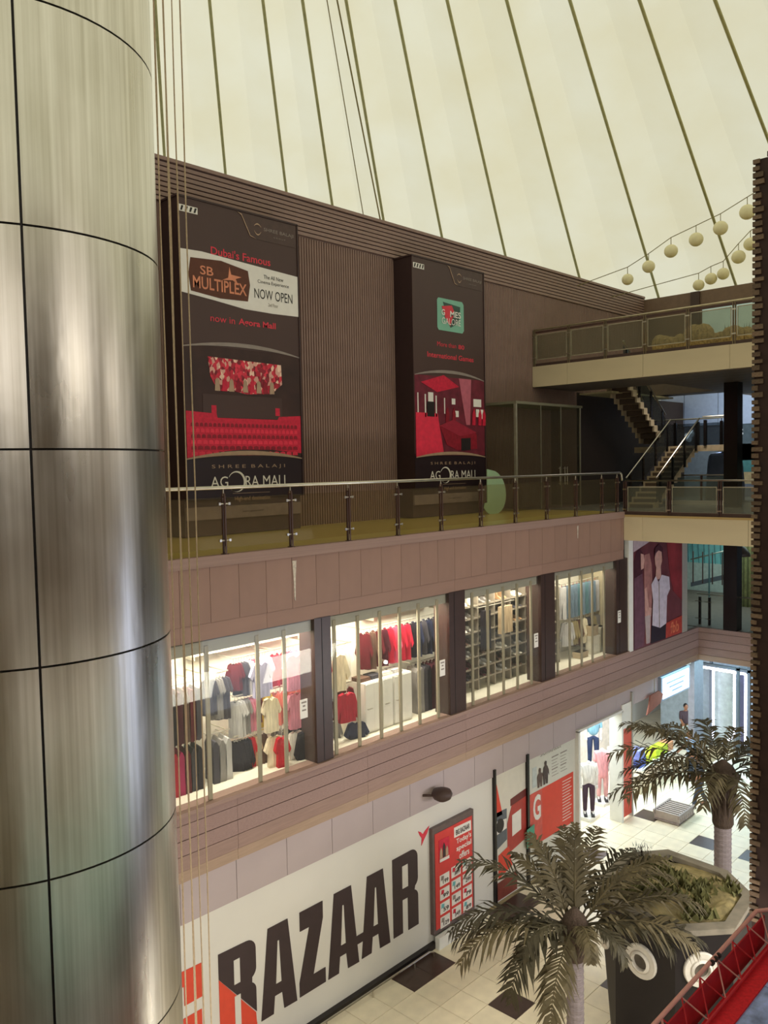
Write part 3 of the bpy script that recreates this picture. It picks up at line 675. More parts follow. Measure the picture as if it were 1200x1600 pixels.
# far shopfront behind the stairs
sf = thing('far_shopfront', 'grey blue shopfront behind the stairs with pale logo and number on dark glass', 'shopfront', (36.2, 13, 9.44))
MB().box(36.2, 37, 6, 17, 12.55, 14.2).build('upper_band', grey_blue, sf)
for v in (15.9, 14.4, 12.9): MB().box(36.18, 36.2, v - .01, v + .01, 12.55, 14.2).build('band_joint', slate, sf)
MB().box(36.3, 37, 14.1, 17, 11.7, 12.55).build('sign_board', mat('sign_slate', '5b5f66', .4), sf)
MB().box(36.3, 37, 14.1, 17, 9.44, 11.7).build('lower_panel', mat('slate_glass', '6d7478', .2), sf)
MB().box(36.25, 37, 6, 14.1, 11.0, 12.55).build('dark_glass', mat('dark_glass', '4a5356', .15), sf)
MB().box(36.25, 37, 6, 14.1, 10.5, 11.7).build('teal_glass', mat('teal_dark', '46706c', .2), sf)
MB().box(36.24, 37, 6, 14.1, 10.0, 10.5).build('tan_band', mat('tan_band', 'a08c64', .4), sf)
MB().box(36.24, 37, 6, 14.1, 9.44, 10.0).build('base', slate, sf)
for v, z, r in ((15.62, 12.2, .14), (15.82, 12.14, .11), (15.72, 11.98, .12), (15.6, 12.3, .09)):
    MB().add(*(lambda c: (c.v, c.f))(MB().prism([(v + r * math.cos(i * PI / 8), z + r * math.sin(i * PI / 8)) for i in range(16)], 'x', 36.27, 36.3))).build('logo_blob', mat('logo_white', 'dfe2e2', .5, emit=.5), sf)
me = text(sf, '3', 13.75, 13.35, 12.0, 12.42, 36.24, mat('logo_white', 'dfe2e2', .5), .03, plane='x', name='number')
MB().box(36.22, 36.26, 13.52, 13.54, 11.0, 12.9).build('mullion', grey_trim, sf)
tp = thing('covered_stall', 'stall draped in a blue grey sheet behind the glass guard', 'stall', (32.6, 12.7, 9.44))
g = MB(); prof = [(.62, 0), (.6, .6), (.55, 1.4), (.5, 1.75), (.44, 1.84), (.1, 1.9)]
vs = []; fs = []; n = 28
for k, (r, z) in enumerate(prof):
    for i in range(n):
        t = 2 * PI * i / n; q = 1 / max(abs(math.cos(t)), abs(math.sin(t))) ** .8; wv = 1 + .05 * math.sin(7 * t + k) * (1 - z / 2)
        vs.append((32.6 + r * q * wv * math.cos(t), 12.7 + r * q * wv * math.sin(t), 9.44 + z))
for k in range(len(prof) - 1):
    for i in range(n): fs.append((k * n + i, k * n + (i + 1) % n, (k + 1) * n + (i + 1) % n, (k + 1) * n + i))
fs.append(tuple(range((len(prof) - 1) * n, len(prof) * n)))
g.add(vs, fs).build('sheet', mat('sheet_blue', '6d7894', .8, var=.12, scale=4), tp, smooth=True)
MB().box(32.2, 32.75, 12.4, 12.8, 11.34, 11.4).build('folded_paper', white, tp)
gg = thing('glass_partition', 'low clear glass partition with white kerb in the lower hall', 'partition', (29.2, 12.3, 9.44))
MB().box(29.15, 29.25, 10.9, 13.4, 9.44, 9.6).build('kerb', white, gg)
MB().box(29.19, 29.21, 10.9, 13.4, 9.6, 10.45).build('glass_panel', g2 if False else glass('hall_glass', 'a8b4b4', .25, tint='dce6e4'), gg)
MB().path([(29.2, 10.9, 10.5), (29.2, 13.4, 10.5)], .025, 8).build('handrail', steel, gg)
for v in (10.95, 12.2, 13.35): MB().box(29.16, 29.24, v - .03, v + .03, 9.5, 10.48).build('post', post_m, gg)

# upper bridge: planter with dry shrubs behind the glass
pl = thing('shrub_trough', 'long trough of dry straw coloured shrubs behind the upper bridge glass', 'planter', (26.2, 9.8, 14.36))
MB().box(25.9, 26.6, 8.2, 12.4, 14.36, 14.62).build('trough', mat('trough', '8a7a60', .7), pl)
g = MB()
for k in range(26):
    v = 8.3 + k * .16; r = .18 + .1 * random.random() + (.14 if 15 < k < 19 else 0)
    g.ball((26.2 + random.uniform(-.1, .1), v, 14.65 + r * .6), r, r, r * 1.2, 8, 6)
g.build('dry_shrub', mat('straw', 'b29a6c', .9, var=.35, scale=14, bump=.8), pl)['kind'] = 'stuff'
dk = MB()
for k in range(120):
    v = random.uniform(8.3, 10.6); u = 26.9 + random.uniform(-.1, .15); h = random.uniform(.3, 1.0)
    dk.add([(u, v - .05, 14.4), (u, v + .05, 14.4), (u + random.uniform(-.1, .1), v + random.uniform(-.15, .15), 14.4 + h)], [(0, 1, 2)])
MB().box(26.75, 27.0, 8.2, 10.8, 14.36, 14.5).build('back_trough', dark_brown, pl)
dk.build('dark_foliage', mat('dark_leaf', '3c443c', .8), pl)['kind'] = 'stuff'

# ---------------------------------------------------------------- first floor shop windows
sill_z = 5.34; head_z = 7.98
def window(n, label, u0, u1, muls, seams):
    t = shell('window_%d' % n, label, (u0, 11.86, 5.3))
    us = sorted([u0] + muls + seams + [u1])
    for a_, b_ in zip(us[:-1], us[1:]): bricks('pane', ub(clear_glass), t, a_ + .004, b_ - .004, 11.855, 11.867, sill_z, 8.14)
    for u in muls: blk('mullion', mullion_m, t, u - .04, u + .04, 11.88, 11.91, sill_z, 8.02)
    blk('header', grey_trim, t, u0, u1, 11.9, 12.0, 7.9, 8.14)
    return t
window(1, 'first lit shop window from the steel column, full of hanging clothes', 5.2, 10.4, [5.9, 6.6, 7.2, 8.02, 9.1, 9.72], [8.47])
window(2, 'second lit shop window from the steel column, with white cupboards', 10.82, 14.5, [10.99, 11.64, 12.28, 12.89, 13.5, 14.13], [12.05, 13.2])
window(3, 'third lit shop window from the steel column, lined with shoe shelves', 15.03, 18.15, [15.41, 16.02, 16.65, 17.25, 17.87], [17.0])
window(4, 'fourth lit shop window from the steel column, with red hangers', 18.86, 22.2, [19.13, 19.75, 20.38, 20.97, 21.64], [])
for k, (a_, b_) in enumerate(((4.6, 5.2), (10.4, 10.82), (14.45, 15.03), (18.2, 18.86), (22.2, 22.9))):
    o = MB().box(a_, b_, 11.8, 12.25, 5.33, 8.15).build('pillar_shop', mat('pillar_dark', '40302c', .35, var=.08))
    struct(o, 'dark upright pillar number %s along the shop windows' % ('one', 'two', 'three', 'four', 'five')[k])
    MB().box(a_ + .18, a_ + .195, 11.793, 11.8, 5.36, 8.13).build('pillar_joint', near_black, o)
for k, (u, v) in enumerate(((10.13, 11.853), (14.24, 11.853), (18.03, 11.853), (22.36, 11.7995))):
    t = thing('notice', 'small white notice on the glass beside the %s dark pillar right of the steel column' % ('first', 'second', 'third', 'last')[k], 'notice', (u, v, 6.28))
    MB().box(u - .09, u + .09, v - .011, v + .0015, 6.28, 6.64).build('card', print_white, t)
    for i, z in enumerate((6.57, 6.5, 6.42)): MB().box(u - (.06, .03, .05)[i], u + (.06, .03, .05)[i], v - .015, v - .011, z, z + .03).build('print_line', print_grey, t)
MB().box(22.9, 23.17, 11.76, 11.9, 5.3, 8.7).build('trim_3', white)['kind'] = 'structure'

# shop shell: pale floor, lit back wall, partition
struct(MB().box(4.6, 22.9, 12.0, 13.6, 5.28, 5.335).build('shop_floor', lit_white), 'pale floor behind the shop windows')
dp = MB().box(4.6, 22.9, 13.28, 13.4, 5.33, 8.1).build('wall_display', lit_white); struct(dp, 'lit white display wall behind the clothes')
MB().box(22.6, 22.9, 12.25, 13.3, 5.33, 8.1).build('trim_4', mat('taupe', 'a59a80', .6))['kind'] = 'structure'

GC = {}
def cloth(name, hexc):
    if name not in GC: GC[name] = mat('cloth_' + name.replace(' ', '_'), hexc, .85, var=.22, scale=5, stretch=(5, 1, .7), bump=.35, spec=.15)
    return GC[name]
COL = dict(black='26222a', maroon='5c2028', burgundy='481a26', crimson='b02038', red='c02432', magenta='a82c5c', brown='5e463c', charcoal='45424a', grey='8a8684', silver='b8b6b6', lilac='a8a4c0', blue='8a98c0', white='e6e2da', cream='e8dcc0', beige='c8b090', pink='d88aa0', coral='e08078', yellow='d8b830', navy='2c3048', rose='c4506c', denim='6a7c8c', teal='587880', khaki='9a8c68', tan='b08c68')
hang_m = mat('hanger', 'd8d4cc', .4, metal=.4); hang_red = mat('hanger_red', 'c8323c', .4)
def tee_outline(w, l, slv=.32):
    h = w / 2; b_ = h * .66
    return [(-.13 * w, 0), (-b_ * .95, -.035), (-h, -slv * .8), (-h * .78, -slv), (-b_, -slv * .72), (-b_ * .94, -l * .6), (-b_ * 1.02, -l), (-b_ * .3, -l * 1.015), (b_ * .4, -l * .99), (b_ * 1.02, -l), (b_ * .95, -l * .6), (b_, -slv * .72), (h * .78, -slv), (h, -slv * .8), (b_ * .95, -.035), (.13 * w, 0), (0, -.05)]
def side_outline(w, l):
    h = w / 2
    return [(-h * .3, 0), (-h, -.09), (-h * .9, -l * .5), (-h * 1.1, -l), (-h * .2, -l * 1.02), (h * .5, -l * .985), (h * 1.1, -l), (h * .92, -l * .5), (h, -.09), (h * .3, 0)]
gmesh = {}
def garment(kind, colour, u, z, w, l, label, group, v=12.62, tilt=0.0, red=False, th=.1, d=.13):
    """a garment below its rail: z is the rail's height"""
    key = (kind, colour, round(w, 2), round(l, 2), red, round(th, 3))
    if key not in gmesh:
        m = cloth(colour, COL[colour]); g = MB()
        if kind in ('shirt', 'jacket', 'sweater'): g.prism(tee_outline(w, l, .32 if kind == 'shirt' else .55), 'y', -th / 2, th / 2)
        elif kind == 'trousers': g.prism([(-w / 2, 0), (-w / 2 * 1.05, -l), (-.02, -l), (0, -l * .45), (.02, -l), (w / 2 * 1.05, -l), (w / 2, 0)], 'y', -th / 2, th / 2)
        else: g.prism(side_outline(min(w, d * .8), l), 'y', -.2, .2)
        me = g.mesh(kind, m)
        hg = MB().path([(0, 0, .0), (0, 0, .085), (.018, 0, .1), (.03, 0, .085)], .006, 5)
        if kind in ('shirt', 'jacket', 'sweater'): hg.path([(-w * .25, 0, -.05), (0, 0, .0), (w * .25, 0, -.05)], .008, 5)
        gmesh[key] = (me, hg.mesh('hanger', hang_red if red else hang_m))
    me, mh = gmesh[key]
    o = bpy.data.objects.new(kind, me); C.objects.link(o); o.location = (u, v, z - .1); o.rotation_euler = (0, 0, tilt)
    tag(o, label, 'clothing', group)
    h = bpy.data.objects.new('hanger', mh); C.objects.link(h); h.parent = o
    return o
rail_m = mat('rail_chrome', 'cfcabd', .3, metal=.8)
def rail(desc, u0, u1, z, v=12.62):
    t = thing('clothes_rail', 'chrome clothes rail: ' + desc, 'rail', (u0, v, z))
    MB().tube((u0, v, z), (u1, v, z), .016, 8).build('bar', rail_m, t)
    for u in (u0 + .06, u1 - .06): MB().tube((u, v, z), (u, 13.29 if v > 12.55 else 12.65, z), .012, 6).build('bracket', rail_m, t)
    return t
# (where, u0, u1, rail height, [(kind, colour, width, length, tilt)])
T = 'shirt'; S = 'dress'; J = 'jacket'
RAILS = [
 ('upper rail next to the steel column', 6.9, 8.3, 7.25, [(S, c, .1, .86, .2) for c in ('brown', 'maroon', 'black', 'maroon', 'burgundy', 'maroon', 'black', 'burgundy', 'brown', 'maroon', 'charcoal')]),
 ('lower rail next to the steel column', 6.9, 8.3, 6.2, [(S, c, .11, .98 + .03 * (i % 3), .15) for i, c in enumerate(('black', 'charcoal', 'black', 'charcoal', 'brown', 'magenta', 'crimson', 'magenta', 'maroon', 'charcoal', 'black'))]),
 ('upper rail in the first window, second stretch', 8.5, 8.92, 7.3, [(T, 'charcoal', .3, .62, .8), (T, 'grey', .3, .72, .6), (T, 'charcoal', .34, .75, .5)]),
 ('lower rail in the first window, second stretch', 8.5, 8.92, 6.2, [(S, 'charcoal', .13, 1.0, .2), (S, 'grey', .14, 1.05, .2), (S, 'silver', .12, .85, .2)]),
 ('top rail in the middle of the first window', 9.1, 9.9, 7.5, [(T, 'maroon', .3, .5, .9), (T, 'charcoal', .36, .66, .5), (T, 'silver', .36, .66, .3), (T, 'lilac', .42, .68, .2), (T, 'rose', .26, .66, .6), (T, 'white', .28, .66, .6), (T, 'lilac', .36, .66, .3)]),
 ('middle rail in the middle of the first window', 9.1, 9.9, 6.78, [(T, 'silver', .36, .66, .3), (T, 'grey', .3, .64, .5), (T, 'pink', .28, .62, .6), (T, 'maroon', .26, .5, .7), (T, 'cream', .36, .62, .2), (T, 'yellow', .34, .66, .3)]),
 ('bottom rail in the middle of the first window', 9.1, 9.9, 6.02, [(J, 'black', .4, .72, .4), (J, 'black', .36, .78, .5), (T, 'red', .26, .7, .7), (T, 'beige', .24, .72, .7), (T, 'brown', .3, .74, .4), (T, 'cream', .42, .66, .1), (T, 'red', .3, .84, .2)]),
 ('top rail at the right of the first window', 10.05, 11.0, 7.5, [(T, 'crimson', .26, .6, .8), (T, 'pink', .5, .66, .1), (T, 'pink', .36, .64, .4), (T, 'yellow', .46, .62, .15), (J, 'rose', .42, .6, -.4), (J, 'crimson', .36, .56, -.6)]),
 ('middle rail at the right of the first window', 10.05, 11.0, 6.74, [(T, 'coral', .3, .62, .6), (T, 'pink', .44, .7, .1), (T, 'coral', .36, .66, .3), (T, 'black', .22, .6, .8), (T, 'silver', .5, .6, .1)]),
 ('bottom rail at the right of the first window', 10.05, 11.0, 5.98, [(J, 'grey', .3, .66, .5), (T, 'white', .44, .5, .05), (J, 'black', .46, .62, .2), (J, 'black', .46, .68, .3), (J, 'black', .4, .66, .4)]),
 ('rail at the left of the second window', 11.3, 12.1, 7.3, [('sweater', 'cream', .6, .72, .1), ('sweater', 'cream', .5, .68, .5), (T, 'white', .34, .66, .5)]),
 ('lower rail at the left of the second window', 11.3, 12.1, 6.45, [(J, 'maroon', .34, .6, .4), (J, 'crimson', .5, .66, .1), (J, 'maroon', .42, .62, .4)]),
 ('bottom rail at the left of the second window', 11.3, 12.1, 5.78, [(T, 'grey', .26, .5, .6), (T, 'navy', .52, .5, .05)]),
 ('rail above the white cupboards', 12.48, 15.5, 7.52, [(J, c, .36, .74 + .04 * (i % 2), .45) for i, c in enumerate(('maroon', 'brown', 'maroon', 'burgundy', 'crimson', 'rose', 'crimson', 'crimson', 'black', 'navy', 'charcoal', 'navy', 'charcoal', 'navy', 'black', 'charcoal'))]),
 ('low rail right of the white cupboards', 14.05, 15.5, 6.48, [(S, c, .13, 1.0 + .05 * (i % 3), .2) for i, c in enumerate(('grey', 'grey', 'charcoal', 'black', 'burgundy', 'burgundy', 'maroon', 'burgundy', 'burgundy', 'charcoal', 'charcoal'))]),
 ('high rail with red hangers in the fourth window', 20.5, 23.0, 7.56, [('trousers', c, .22, .88, .5) for c in ('silver', 'denim', 'denim', 'denim', 'teal', 'denim', 'teal', 'denim', 'denim', 'silver', 'grey', 'grey')]),
 ('low rail in the fourth window', 20.75, 22.6, 6.52, [(J, 'silver', .36, .66, .5), (J, 'khaki', .38, .66, .5), (J, 'brown', .34, .72, .5), (J, 'cream', .36, .7, .5), (J, 'charcoal', .34, .64, .5), (J, 'khaki', .36, .62, .5), (J, 'grey', .34, .66, .5)]),
]
for where, u0, u1, z, items in RAILS:
    rail(where, u0 - .05, u1 + .05, z); items = [q for it in items for q in ([it, it] if it[0] in (T, J) and it[4] > .2 and len(items) <= 7 else [it])]
    n = len(items); red = 'red hangers' in where; d = (u1 - u0) / n; fi = 0
    below = [r[3] for r in RAILS if r[3] < z - .3 and r[1] < u1 - .1 and r[2] > u0 + .1] + [5.36 if z > 5.9 else 5.0]
    gap = z - max(below) - .06
    if '%s' % where == 'rail above the white cupboards': gap = 1.0
    for i, (k, c, w_, l, tl) in enumerate(items):
        u = u0 + d * (i + .5); front = tl <= .2 and k != S
        kd = k if k != S else ('dress' if l > .95 else 'top')
        if k == S: v, tilt, th = 12.62, -.2, .4
        elif front: v, tilt, th = (12.32, 12.2)[fi % 2], -.25, .1; fi += 1
        else: v, tilt, th = 12.66, -.72, min(.1, d * .55)
        if k == 'trousers': th = min(th, .07)
        garment(kd, c, u, z, w_ * 1.12 if k != S else w_, min(l * 1.06, gap), '%s %s hung %s from the left, %s' % (c, kd, ORD[i], where), 'clothes on the ' + where, v=v, tilt=tilt, red=red, th=th, d=d)

# high shelves with bags, hats and boxes over the clothes
def shelf(desc, u0, u1, z, d=.36, m=None):
    t = thing('wall_shelf', 'white display shelf: ' + desc, 'shelf', (u0, 13.28 - d, z))
    MB().box(u0, u1, 13.28 - d, 13.28, z - .025, z).build('board', m or lit_white, t)
    for u in (u0 + .05, u1 - .07): MB().box(u, u + .02, 13.28 - d, 13.28, z - .1, z - .025).build('bracket', rail_m, t)
    return t
def bag(c, u, z, s, label, grp):
    g = MB().prism([(-.5 * s, 0), (.5 * s, 0), (.4 * s, .62 * s), (-.4 * s, .62 * s)], 'y', -.12 * s, .12 * s)
    o = g.build('handbag', cloth(c, COL[c])); o.location = (u, 13.1, z); tag(o, label, 'bag', grp)
    h = MB().path([(.24 * s * math.cos(PI * k / 6), 0, .6 * s + .26 * s * math.sin(PI * k / 6)) for k in range(7)], .012, 5).build('handle', cloth(c, COL[c])); h.parent = o
shelf('above the clothes in the first window', 8.4, 11.0, 7.62)
for i, c in enumerate(('white', 'silver', 'cream', 'white', 'beige', 'white', 'tan', 'cream', 'khaki')):
    bag(c, 8.6 + .27 * i, 7.62, .2, '%s bag standing %s on the high shelf of the first window' % (c, ORD[i]), 'bags on the high shelf')
shelf('above the coats in the second window', 13.1, 15.4, 7.66)
for i, c in enumerate(('cream', 'brown', 'white', 'tan', 'charcoal')):
    bag(c, 13.4 + .42 * i, 7.66, .24, '%s bag standing %s on the high shelf of the second window' % (c, ORD[i]), 'bags on the coat shelf')

# white cupboards in the second window
for i, (a_, b_) in enumerate(((12.22, 12.74), (12.76, 13.1), (13.12, 13.72))):
    t = thing('cupboard', ('left', 'narrow middle', 'right')[i] + ' tall white cupboard of three behind the second shop window', 'cupboard', (a_, 12.3, 5.335), 'white cupboards')
    MB().box(a_, b_, 12.32, 12.85, 5.336, 6.42).build('body', white, t)
    MB().box(a_ + .02, b_ - .02, 12.3, 12.32, 5.36, 6.4).build('door', white, t)
    d = MB().box(a_ + .06, a_ + .2, 12.27, 12.285, 5.86, 5.875).box(a_ + .07, a_ + .08, 12.28, 12.3, 5.86, 5.875).build('handle', steel, t)
for i, (u, c) in enumerate(((12.4, 'brown'), (12.75, 'charcoal'), (13.08, 'white'), (13.42, 'silver'))):
    o = MB().box(u - .16, u + .16, 12.45, 12.75, 6.42, 6.46).box(u - .15, u + .14, 12.46, 12.74, 6.46, 6.5).build('folded_cloth', cloth(c, COL[c]))
    tag(o, '%s folded garment lying %s on top of the white cupboards' % (c, ORD[i]), 'clothing', 'folded clothes on the cupboards')
sp = thing('glint_ball', 'small glowing ball standing in for a bright glint in the second window', 'lamp', (12.86, 12.3, 6.78))  # bright reflection on the glass, built as a small glowing ball
MB().ball((12.86, 12.28, 6.78), .035, .035, .035).build('glint_core', mat('glint_glow', 'f6f6ff', .3, emit=22), sp, smooth=True); MB().tube((12.86, 12.3, 6.78), (12.86, 12.5, 6.82), .05, 12, .02).build('shade', steel, sp)

# shoe shelving in the third and fourth windows
dark_shelf = mat('shelf_back', '4a423c', .6, var=.1); shelf_m = mat('shelf_lip', '968c7e', .5)
shoe_cols = ['black', 'brown', 'charcoal', 'grey', 'silver', 'tan', 'white', 'burgundy']
sm = {}
def shoe(c, u, v, z, label, grp, boot=False):
    key = (c, boot)
    if key not in sm:
        g = MB(); out = [(-.14, 0), (.13, 0), (.14, .03), (.08, .06), (.0, .075), (-.04, .12), (-.13, .12)] if not boot else [(-.13, 0), (.13, 0), (.13, .04), (.03, .1), (.0, .3), (-.13, .3)]
        g.prism([(p[0], p[1]) for p in out], 'x', -.045, .045)
        me = g.mesh('shoe', cloth(c, COL[c])); sl = MB().prism([(-.145, -.002), (.14, -.002), (.145, .018), (-.145, .018)], 'x', -.047, .047).mesh('sole', shelf_m)
        sm[key] = (me, sl)
    o = bpy.data.objects.new('boot' if boot else 'shoe', sm[key][0]); C.objects.link(o); o.location = (u, v, z + .002); o.rotation_euler = (0, 0, PI + random.uniform(-.4, .4))
    tag(o, label, 'shoe', grp); s_ = bpy.data.objects.new('sole', sm[key][1]); C.objects.link(s_); s_.parent = o
def shoe_unit(label, u0, cols, cw, rows, win, skip=()):
    u1 = u0 + cw * cols
    t = thing('shoe_shelving', label, 'shelving', (u0, 12.62, 5.62))
    MB().box(u0, u1, 12.92, 12.95, 5.6, rows[0] + .32).build('back_panel', dark_shelf, t)
    for c_ in range(cols + 1): MB().box(u0 + cw * c_ - .02, u0 + cw * c_ + .02, 12.62, 12.92, 5.336, rows[0] + .32).build('upright', shelf_m, t)
    for z in rows:
        for c_ in range(cols):
            MB().box(u0 + cw * c_ + .02, u0 + cw * c_ + cw - .02, 12.6, 12.92, z - .03, z).build('shelf_board', shelf_m, t)
    for r_, z in enumerate(rows):
        for c_ in range(cols):
            if (r_, c_) in skip: continue
            cc = shoe_cols[(r_ * 3 + c_ * 5) % 8 if r_ > 0 else (6, 3, 5, 6, 1)[c_ % 5]]
            for q in (0, 1):
                shoe(cc, u0 + cw * (c_ + .34 + .32 * q), 12.74, z, '%s %s of the %s window: %s shelf from the top, %s compartment' % (cc, ('left shoe', 'right shoe')[q], win, ORD[r_], ORD[c_]), 'shoes in the %s window' % win, boot=(r_ == 0 and c_ % 2 == 0))
ROWS = [7.5, 7.19, 6.84, 6.53, 6.22, 5.92, 5.63]
shoe_unit('tall grid of shoe shelves filling the third shop window', 15.9, 5, .7, ROWS, 'third', skip=((1, 1), (2, 1), (1, 2), (2, 2)))
shoe_unit('narrow column of shoe shelves at the left of the fourth window', 19.5, 1, .9, ROWS[1:], 'fourth')
garment('trousers', 'black', 16.75, 7.45, .3, .98, 'black trousers hung in front of the shoe shelves, third window', 'trousers by the shoes', v=12.5)
garment('trousers', 'beige', 17.6, 7.45, .5, .7, 'beige trousers hung in front of the shoe shelves, third window', 'trousers by the shoes', v=12.5)
rail('short bar in front of the third window shelves', 16.4, 18.0, 7.45, 12.5)
for i, (u, z, w_, h, c) in enumerate(((22.0, 5.34, .4, .55, 'white'), (22.42, 5.34, .3, .75, 'white'), (21.95, 5.89, .34, .3, 'beige'), (21.3, 5.34, .45, .18, 'beige'))):
    o = MB().box(u - w_ / 2, u + w_ / 2, 12.35, 12.6, z, z + h).box(u - w_ / 2 - .01, u + w_ / 2 + .01, 12.34, 12.61, z + h - .06, z + h).build('carton', mat('carton_' + c, {'white': 'ddd8c8', 'beige': 'b8a68a'}[c], .7))
    tag(o, ('pale low box', 'pale tall box', 'beige box stacked on a pale box', 'flat beige box')[i] + ' in the right half of the fourth window', 'box', 'boxes in the fourth window')

# fashion poster at the end of the row
fp = thing('fashion_poster', 'tall dark red fashion poster of two standing people at the end of the windows', 'poster', (23.2, 11.76, 5.3))
pv = 11.755
MB().box(23.17, 26.6, 11.76, 11.86, 5.3, 8.7).build('backing', mat('poster_wine', '6e3a42', .4, var=.3, scale=1.5), fp)
skin_p = mat('print_skin', 'cfa096', .5, var=.15); wine = mat('print_wine_dark', '4a2430', .5, var=.2)
flat(fp, 'sky_picture', [(23.18, 8.3), (24.3, 8.55), (24.9, 8.68), (23.18, 8.68)], pv, mat('print_mauve', 'b8a4ac', .5, var=.15))
flat(fp, 'glow_picture', [(25.4, 8.68), (26.58, 8.68), (26.58, 6.4), (25.9, 6.8), (25.6, 7.6)], pv, mat('print_burgundy', '8a3038', .5, var=.3, scale=2))
flat(fp, 'hair_picture', [(23.2, 8.0), (23.35, 8.3), (23.6, 8.36), (23.78, 8.2), (23.74, 7.5), (23.85, 6.6), (23.2, 6.4)], pv - .007, wine)
flat(fp, 'face_picture', [(23.62, 8.22), (23.8, 8.18), (23.85, 7.98), (23.8, 7.75), (23.64, 7.72)], pv - .014, skin_p)
flat(fp, 'dress_picture', [(23.2, 7.5), (23.7, 7.6), (23.86, 6.9), (23.88, 5.9), (23.8, 5.34), (23.2, 5.34)], pv - .014, mat('print_plum', '6a4656', .5, var=.2))
flat(fp, 'companion_picture', [(23.85, 8.15), (24.2, 8.18), (24.36, 7.8), (24.42, 7.0), (24.3, 6.2), (24.28, 5.4), (23.95, 5.4), (23.88, 6.4), (23.86, 7.4)], pv - .008, mat('print_rosewood', 'a87470', .5, var=.25, scale=4))
flat(fp, 'arm_picture', [(23.86, 7.1), (24.0, 7.15), (24.14, 6.5), (24.34, 6.45), (24.3, 6.2), (23.92, 6.15)], pv - .016, skin_p)
flat(fp, 'white_leg_picture', [(23.88, 6.25), (24.25, 6.25), (24.2, 5.38), (23.97, 5.38)], pv - .02, mat('print_pale', 'b8a8a8', .5, var=.1))
flat(fp, 'neck_picture', [(24.66, 7.7), (24.98, 7.7), (25.0, 7.3), (24.6, 7.3)], pv - .016, skin_p)
flat(fp, 'head_picture', [(24.55, 8.02), (24.62, 8.26), (24.85, 8.32), (25.02, 8.2), (25.05, 7.85), (24.9, 7.6), (24.72, 7.6), (24.58, 7.8)], pv - .02, skin_p)
flat(fp, 'dark_hair_picture', [(24.5, 8.0), (24.55, 8.3), (24.85, 8.42), (25.1, 8.28), (25.12, 7.9), (25.02, 8.15), (24.8, 8.22), (24.62, 8.15)], pv - .026, wine)
flat(fp, 'shirt_picture', [(24.3, 7.2), (24.6, 7.42), (24.8, 7.2), (25.02, 7.42), (25.55, 7.3), (25.62, 6.9), (25.4, 6.7), (25.34, 5.82), (24.9, 5.74), (24.36, 5.9), (24.42, 6.7)], pv - .026, mat('print_lilac', 'cfc4d4', .5, var=.12))
flat(fp, 'placket_picture', [(24.8, 7.2), (24.84, 7.2), (24.86, 5.76), (24.82, 5.76)], pv - .033, print_grey)
flat(fp, 'trousers_picture', [(24.34, 5.9), (24.9, 5.76), (25.34, 5.82), (25.3, 5.34), (24.26, 5.34)], pv - .022, mat('print_ink', '241c2c', .5))
flat(fp, 'red_patch', [(25.32, 5.82), (26.56, 5.9), (26.56, 5.34), (25.32, 5.34)], pv - .008, mat('print_brick', 'b04038', .5, var=.15))
text(fp, 'fbb', 25.68, 26.3, 5.42, 5.8, pv - .016, mat('print_orange', 'd87858', .5), .02)

# ---------------------------------------------------------------- ground floor signs
sign = thing('wall_sign', 'giant black and red lettering on the white ground floor wall', 'sign', (7.0, 12.095, .7))
sv = 12.098; ink = mat('sign_ink', '3a2c2e', .5, var=.06); sred = mat('sign_red', 'd84a34', .5, var=.05)
def letter(pts, m=ink, v=None): return MB().prism(pts, 'y', (v or sv) - .012, v or sv).build('letter', m, sign)
def letter_A(x, xr=None):
    return [(x, .73), (x + .2, 2.42), (x + .68, 2.42), (x + .87, .71), (x + .55, .72), (x + .51, 1.06), (x + .33, 1.06), (x + .29, .73)]
for x in (9.12, 10.81, 11.76):
    letter(letter_A(x))
for x in (9.12, 10.81, 11.76):
    MB().prism([(x + .36, 1.29), (x + .485, 1.29), (x + .45, 2.1), (x + .42, 2.1)], 'y', sv - .02, sv - .012).build('counter', white_wall, sign)
MB().box(11.3, 12.2, sv - .013, sv - .001, 1.1, 1.28).build('letter', ink, sign)
letter([(10.1, 2.03), (10.1, 2.41), (10.7, 2.41), (10.7, 2.08), (10.42, 1.03), (10.74, 1.03), (10.74, .73), (10.06, .73), (10.06, 1.01), (10.34, 2.03)])
def rounded(pts, k=5):
    out = []
    for p in pts:
        if len(p) == 2: out.append(p)
        else:
            cx, cz, r, a0, a1 = p
            for i in range(k + 1):
                a_ = math.radians(a0 + (a1 - a0) * i / k); out.append((cx + r * math.cos(a_), cz + r * math.sin(a_)))
    return out
# R
letter(rounded([(12.74, .74), (12.74, 2.49), (13.36, 2.3, .2, 90, 0), (13.37, 1.82, .19, 0, -60), (13.38, 1.4, .18, 70, 0), (13.56, .73), (13.22, .73), (13.22, 1.48), (13.04, 1.48), (13.04, .74)]))
MB().box(13.04, 13.22, sv - .02, sv - .012, 1.74, 2.24).build('counter', white_wall, sign)
# B, cut by a diagonal into a black upper and a red lower half
letter(rounded([(8.21, 1.96), (8.21, 2.42), (8.83, 2.2, .2, 90, 0), (8.84, 1.84, .19, 0, -60), (8.84, 1.42, .18, 60, 0), (9.02, .98)]))
letter(rounded([(8.21, 1.955), (9.0, .975), (8.84, .76, .18, 20, -90), (8.21, .58)]), sred)
MB().box(8.53, 8.66, sv - .02, sv - .012, 1.72, 2.17).build('counter', white_wall, sign); MB().box(8.53, 8.66, sv - .02, sv - .012, .86, 1.5).build('counter', white_wall, sign)
